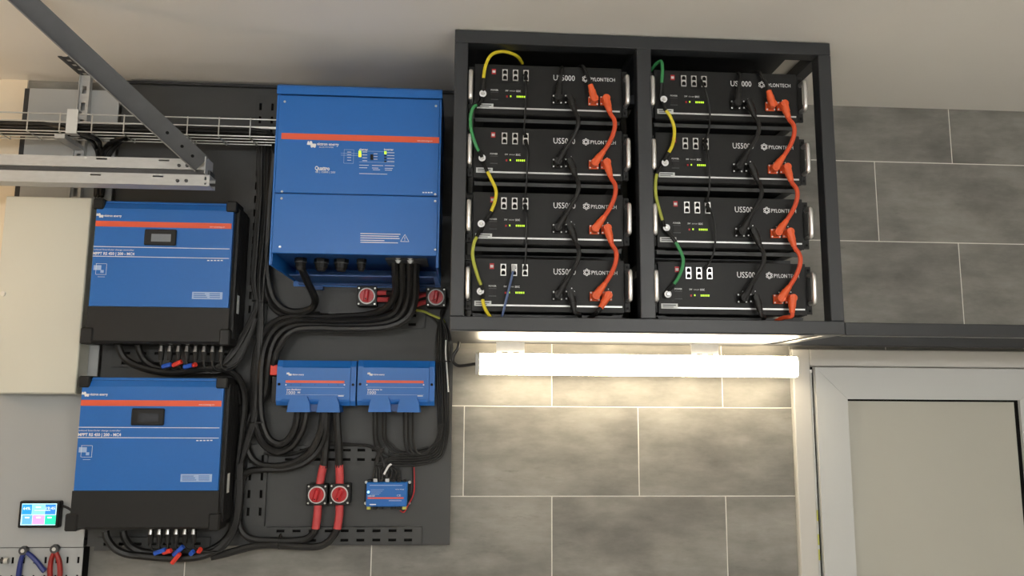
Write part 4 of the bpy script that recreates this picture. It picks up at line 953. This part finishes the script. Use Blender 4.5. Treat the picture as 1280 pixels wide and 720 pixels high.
# controller battery cables
mk('battery_cable', TH*0.9, [(147, 427, .12), (150, 438, .12), (157, 449, .115), (172, 457.5, .115), (195, 464, .118), (218, 466, .12), (246, 462, .12), (272, 460.5, .115), (290, 466, .10), (302, 480, .085), (306, 505, .075), (302, 545, .072), (297, 590, .072), (296, 640, .075)], 'thick black cable from the upper charge controller, outer of two')
mk('battery_cable', TH*0.9, [(172, 427, .10), (174, 438, .10), (180, 449, .09), (190, 457, .088), (208, 462, .088), (240, 458, .085), (268, 457, .085), (286, 462, .08), (296, 474, .07), (300, 505, .06)], 'thick black cable from the upper charge controller, inner of two')
mk('battery_cable', TH*0.95, [(132, 664, .12), (134, 673, .12), (143, 685, .115), (158, 692.5, .11), (178, 695, .11), (200, 697, .11), (228, 698, .11), (256, 694, .105), (280, 680, .095), (295, 655, .085), (300, 620, .075), (303, 598, .072), (312, 589, .075), (330, 586.5, .08), (355, 586, .08), (378, 580, .08), (394, 568, .078), (404, 553, .08), (408, 535, .088), (408, 512, .09)], 'thick black cable from the lower charge controller up to the busbar box, outer of two')
mk('battery_cable', TH*0.95, [(154, 664, .10), (156, 672, .10), (164, 683, .09), (180, 690, .086), (205, 692, .085), (235, 693, .085), (262, 688, .08), (284, 672, .07), (292, 650, .065), (292, 600, .062), (300, 570, .062)], 'thick black cable from the lower charge controller, inner of two')
# inverter AC cables
mk('mains_cable', TH, [(376, 331, .27), (378, 338, .255), (384, 352, .20), (391, 366, .15), (394, 377, .11), (389, 386, .09), (375, 390, .08), (358, 388, .075), (345, 378, .075), (338, 362, .075), (334, 335, .075), (334, 300, .075), (338, 240, .08), (342, 200, .09), (342, 176, .11)], 'thick black mains cable looping from the inverter gland up to the tray')
mk('mains_cable', TH*0.8, [(400, 393, .062), (375, 396, .062), (352, 392, .062), (338, 380, .062), (331, 362, .066), (329, 330, .07), (330, 290, .07), (334, 230, .07), (337, 190, .075), (338, 176, .09)], 'thick black cable nested outside the mains loop')
# inverter battery cables: four thick runs bending left, then down
ends = [((493, 322, .25), (494, 345, .21), (494, 366, .15), (484, 384, .11), (462, 393, .085), (430, 396, .078), (395, 397, .075), (362, 397, .072), (340, 405, .072), (326, 424, .072), (319, 452, .072), (317, 500, .072), (320, 530, .072), (328, 553, .074), (346, 565, .078), (365, 558, .082), (377, 540, .088), (382, 524, .092), (383, 512, .092)),
        ((503, 322, .25), (503, 345, .21), (503, 368, .15), (494, 390, .115), (470, 399, .10), (430, 401.5, .095), (395, 401, .09), (366, 401, .088), (346, 409, .086), (333, 428, .085), (327, 456, .085), (325.5, 500, .085), (328, 528, .085), (336, 548, .085), (349, 555, .085), (361, 549, .087), (369, 534, .09), (371.5, 520, .092), (372, 512, .092)),
        ((512, 322, .25), (512, 345, .21), (511, 370, .155), (502, 393, .13), (478, 404, .12), (430, 407, .113), (395, 406, .108), (368, 407, .104), (352, 415, .10), (341, 432, .098), (336, 456, .095), (332, 490, .075), (318, 520, .066), (309, 550, .066), (312, 568, .07), (324, 580, .075), (345, 583, .082), (368, 578, .085), (388, 565, .088), (399, 545, .09), (403, 528, .092), (403.5, 512, .092)),
        ((520.5, 322, .25), (520, 345, .21), (519, 372, .16), (510, 396, .145), (482, 409, .138), (430, 411, .128), (398, 410, .12), (372, 412, .116), (357, 421, .114), (347, 438, .108), (343, 452, .10), (334, 480, .06), (314, 520, .055), (306, 560, .055), (304, 600, .058))]
nm_ = ['innermost of the four', 'second of the four', 'third of the four', 'outermost of the four']
for i, L in enumerate(ends): mk('battery_cable', TH*0.95, L, 'thick black cable bending from the inverter floor to the left, %s' % nm_[i], 'four inverter battery cables')
# from the switches up there: red boots
def sleeve(L, label, mat=m_redsleeve, r=0.0130): return cable('red_sleeve', pts(*L), r, mat, label, 'red heat shrink sleeves', cat='sleeve', n=10)
for (y0_, y1_, l_) in ((366.5, 366.0, 'upper'), (374.5, 374.5, 'lower')):
    sleeve([(469, y0_, .07), (478, y1_, .075), (486, y1_, .085)], '%s red sleeve beside the switch left of the inverter cables' % l_, r=0.0085)
sleeve([(535, 368, .07), (528, 369, .08), (521, 371.5, .09)], 'upper red sleeve beside the switch next to the rack', r=0.0075)
sleeve([(535, 377, .07), (526, 379, .08), (518, 382, .09)], 'lower red sleeve beside the switch next to the rack', r=0.0085)
mk('switch_cable', 0.010, [(485, 366, .085), (492, 368, .10), (497, 378, .10), (492, 390, .085), (470, 396, .07), (440, 396, .062)], 'black cable from the red sleeve bending into the thick bundle')
# twin switch cables
mk('battery_cable', TH, [(421, 510, .092), (421.5, 530, .092), (423, 555, .09), (424, 584, .08)], 'thick black cable from the busbar box to the switch next to the controller')
mk('battery_cable', TH, [(411, 510, .08), (410, 530, .076), (407, 560, .075), (404.5, 585, .075)], 'thick black cable from the busbar box to the switch next to the rail')
sleeve([(404.5, 582, .075), (402, 592, .075), (399.5, 606, .075)], 'red sleeve above the lower switch next to the rail')
sleeve([(424, 581, .08), (424.5, 592, .078), (424.5, 606, .075)], 'red sleeve above the lower switch next to the controller')
sleeve([(397.5, 631, .075), (396.5, 645, .075), (394.5, 661, .075)], 'red sleeve below the lower switch next to the rail')
sleeve([(424.5, 631, .075), (424, 645, .075), (421.5, 661, .075)], 'red sleeve below the lower switch next to the controller')
mk('battery_cable', TH*0.9, [(394.5, 659, .075), (392, 666, .075), (383, 673.5, .075), (365, 676, .075), (340, 676, .075), (318, 674.5, .075), (305, 668, .075), (299, 655, .075), (298, 630, .076), (300, 606, .08)], 'thick black cable from the lower switch by the rail, along the board edge')
mk('battery_cable', TH*0.9, [(421.5, 659, .075), (418, 668, .075), (408, 679, .078), (394, 683.5, .08), (370, 683, .08), (340, 681.5, .08), (318, 683, .08), (300, 687, .085), (282, 692, .09), (264, 696, .095)], 'thick black cable from the lower switch next to the controller, running below the board')
# right-hand bundle beside the rack
for i in range(6):
    o_ = i*2.4
    P = [(559.5, 372+i, .06), (553-o_*0.2, 392, .065), (546.5+o_*1.05, 415, .066+.004*(i % 3)), (545.5+o_*1.2, 450, .066+.004*(i % 3)), (547+o_*1.15, 490, .066+.004*(i % 3)), (548+o_*1.1, 525, .066+.004*(i % 3)), (547+o_*1.0, 548, .066), (540+o_*0.9, 562+o_*0.8, .066), (524, 566+o_*1.25, .066), (500-3*i, 567+o_*1.2, .066), (486-3*i, 573+o_*0.7, .066), (478+4*i, 588, .066), (470+5.5*i, 602, .068)]
    mk('control_cable', 0.0036, P, 'thin black control cable beside the rack curving down to the controller', 'control cables beside the rack')
for i, px in enumerate((466.5, 471, 478, 482)):
    mk('control_cable', 0.0038, [(px, 510, .10), (px+.3, 530, .085), (px+1, 548, .07), (px+4+1.5*i, 562-2*i, .062), (px+14, 572-3.5*i, .060), (506+2*i, 576-4*i, .060), (530+2*i, 571-4*i, .060)], 'thin black cable dropping from the busbar box without red terminal', 'cables below the right busbar box')
for i, px in enumerate((505, 510, 516)):
    mk('control_cable', 0.0040, [(px, 510, .10), (px, 530, .088), (px+.5, 552, .078), (px+5, 565, .074), (px+16, 568, .072), (536+2*i, 562-2*i, .072), (546+2*i, 550, .072), (550+2*i, 530, .075)], 'thin black cable joining the busbar box to the bundle beside the rack', 'cables joining the rack bundle')
mk('control_cable', 0.005, [(330, 566, .07), (350, 569, .066), (372, 566, .062), (392, 558, .062), (412, 554, .062), (440, 555.5, .062), (462, 558, .062), (474, 566, .062), (480, 582, .066), (484, 602, .068)], 'thin black cable crossing the board between the two thick cable loops and the controller')
for i in range(4): mk('control_cable', 0.0032, [(474+2*i, 560, .064), (470+i, 575, .064), (468+3*i, 590, .066), (466+4*i, 603, .07)], 'short thin lead above the controller', 'short leads above the controller')
mk('white_lead', 0.0036, [(489, 580, .07), (485.5, 583, .072), (482, 589, .072), (480, 593, .072)], 'short white lead above the controller', mat=m_white)
mk('red_lead', 0.0018, [(517.5, 584, .06), (518, 600, .06), (517, 617, .06), (511, 630, .062), (505, 640, .066), (500, 638, .07)], 'thin red lead curving around the controller', mat=m_redknob)
mk('black_lead', 0.0018, [(515.5, 584, .058), (516, 600, .058), (515, 617, .058), (509.5, 629, .06), (503, 638, .064)], 'thin black lead curving around the controller next to the red one')
mk('earth_wire', 0.0042, [(510, 383, .09), (518, 387, .075), (530, 389.5, .065), (540, 394, .064), (552, 399, .066), (556, 404, .066)], 'yellow-green earth wire from the inverter cables towards the rack', mat=m_ygreen)
mk('control_cable', 0.004, [(514, 390, .07), (530, 391, .062), (541, 398, .06), (548, 408, .06), (548, 430, .062)], 'thin black wire arching beside the yellow-green earth wire')
mk('white_lead', 0.0026, [(557.5, 425, .085), (557, 440, .085), (558.5, 460, .085), (560.5, 490, .085)], 'thin pale wire hanging at the board edge beside the rack', mat=m_label)
# cable ties
def tie(px, py, d, r, axis, label):
    p_ = at(px, py, d); a_ = Vector(axis).normalized()
    obj('cable_tie', MB().ring(p_-a_*0.002, a_, r, r-0.0015, 0.004, 14), m_black, label=label, cat='cable tie', group='black cable ties')
for px, py, d, r, a_ in ((325, 377, .073, .026, (0.1, 0, 1)), (323, 528, .078, .026, (0, 0, 1)), (298, 600, .075, .02, (0, 0, 1)), (556, 452, .07, .024, (0, 0, 1)), (350, 677, .077, .024, (1, 0, 0))):
    tie(px, py, d, r, a_, 'small black tie around the cable bundle')
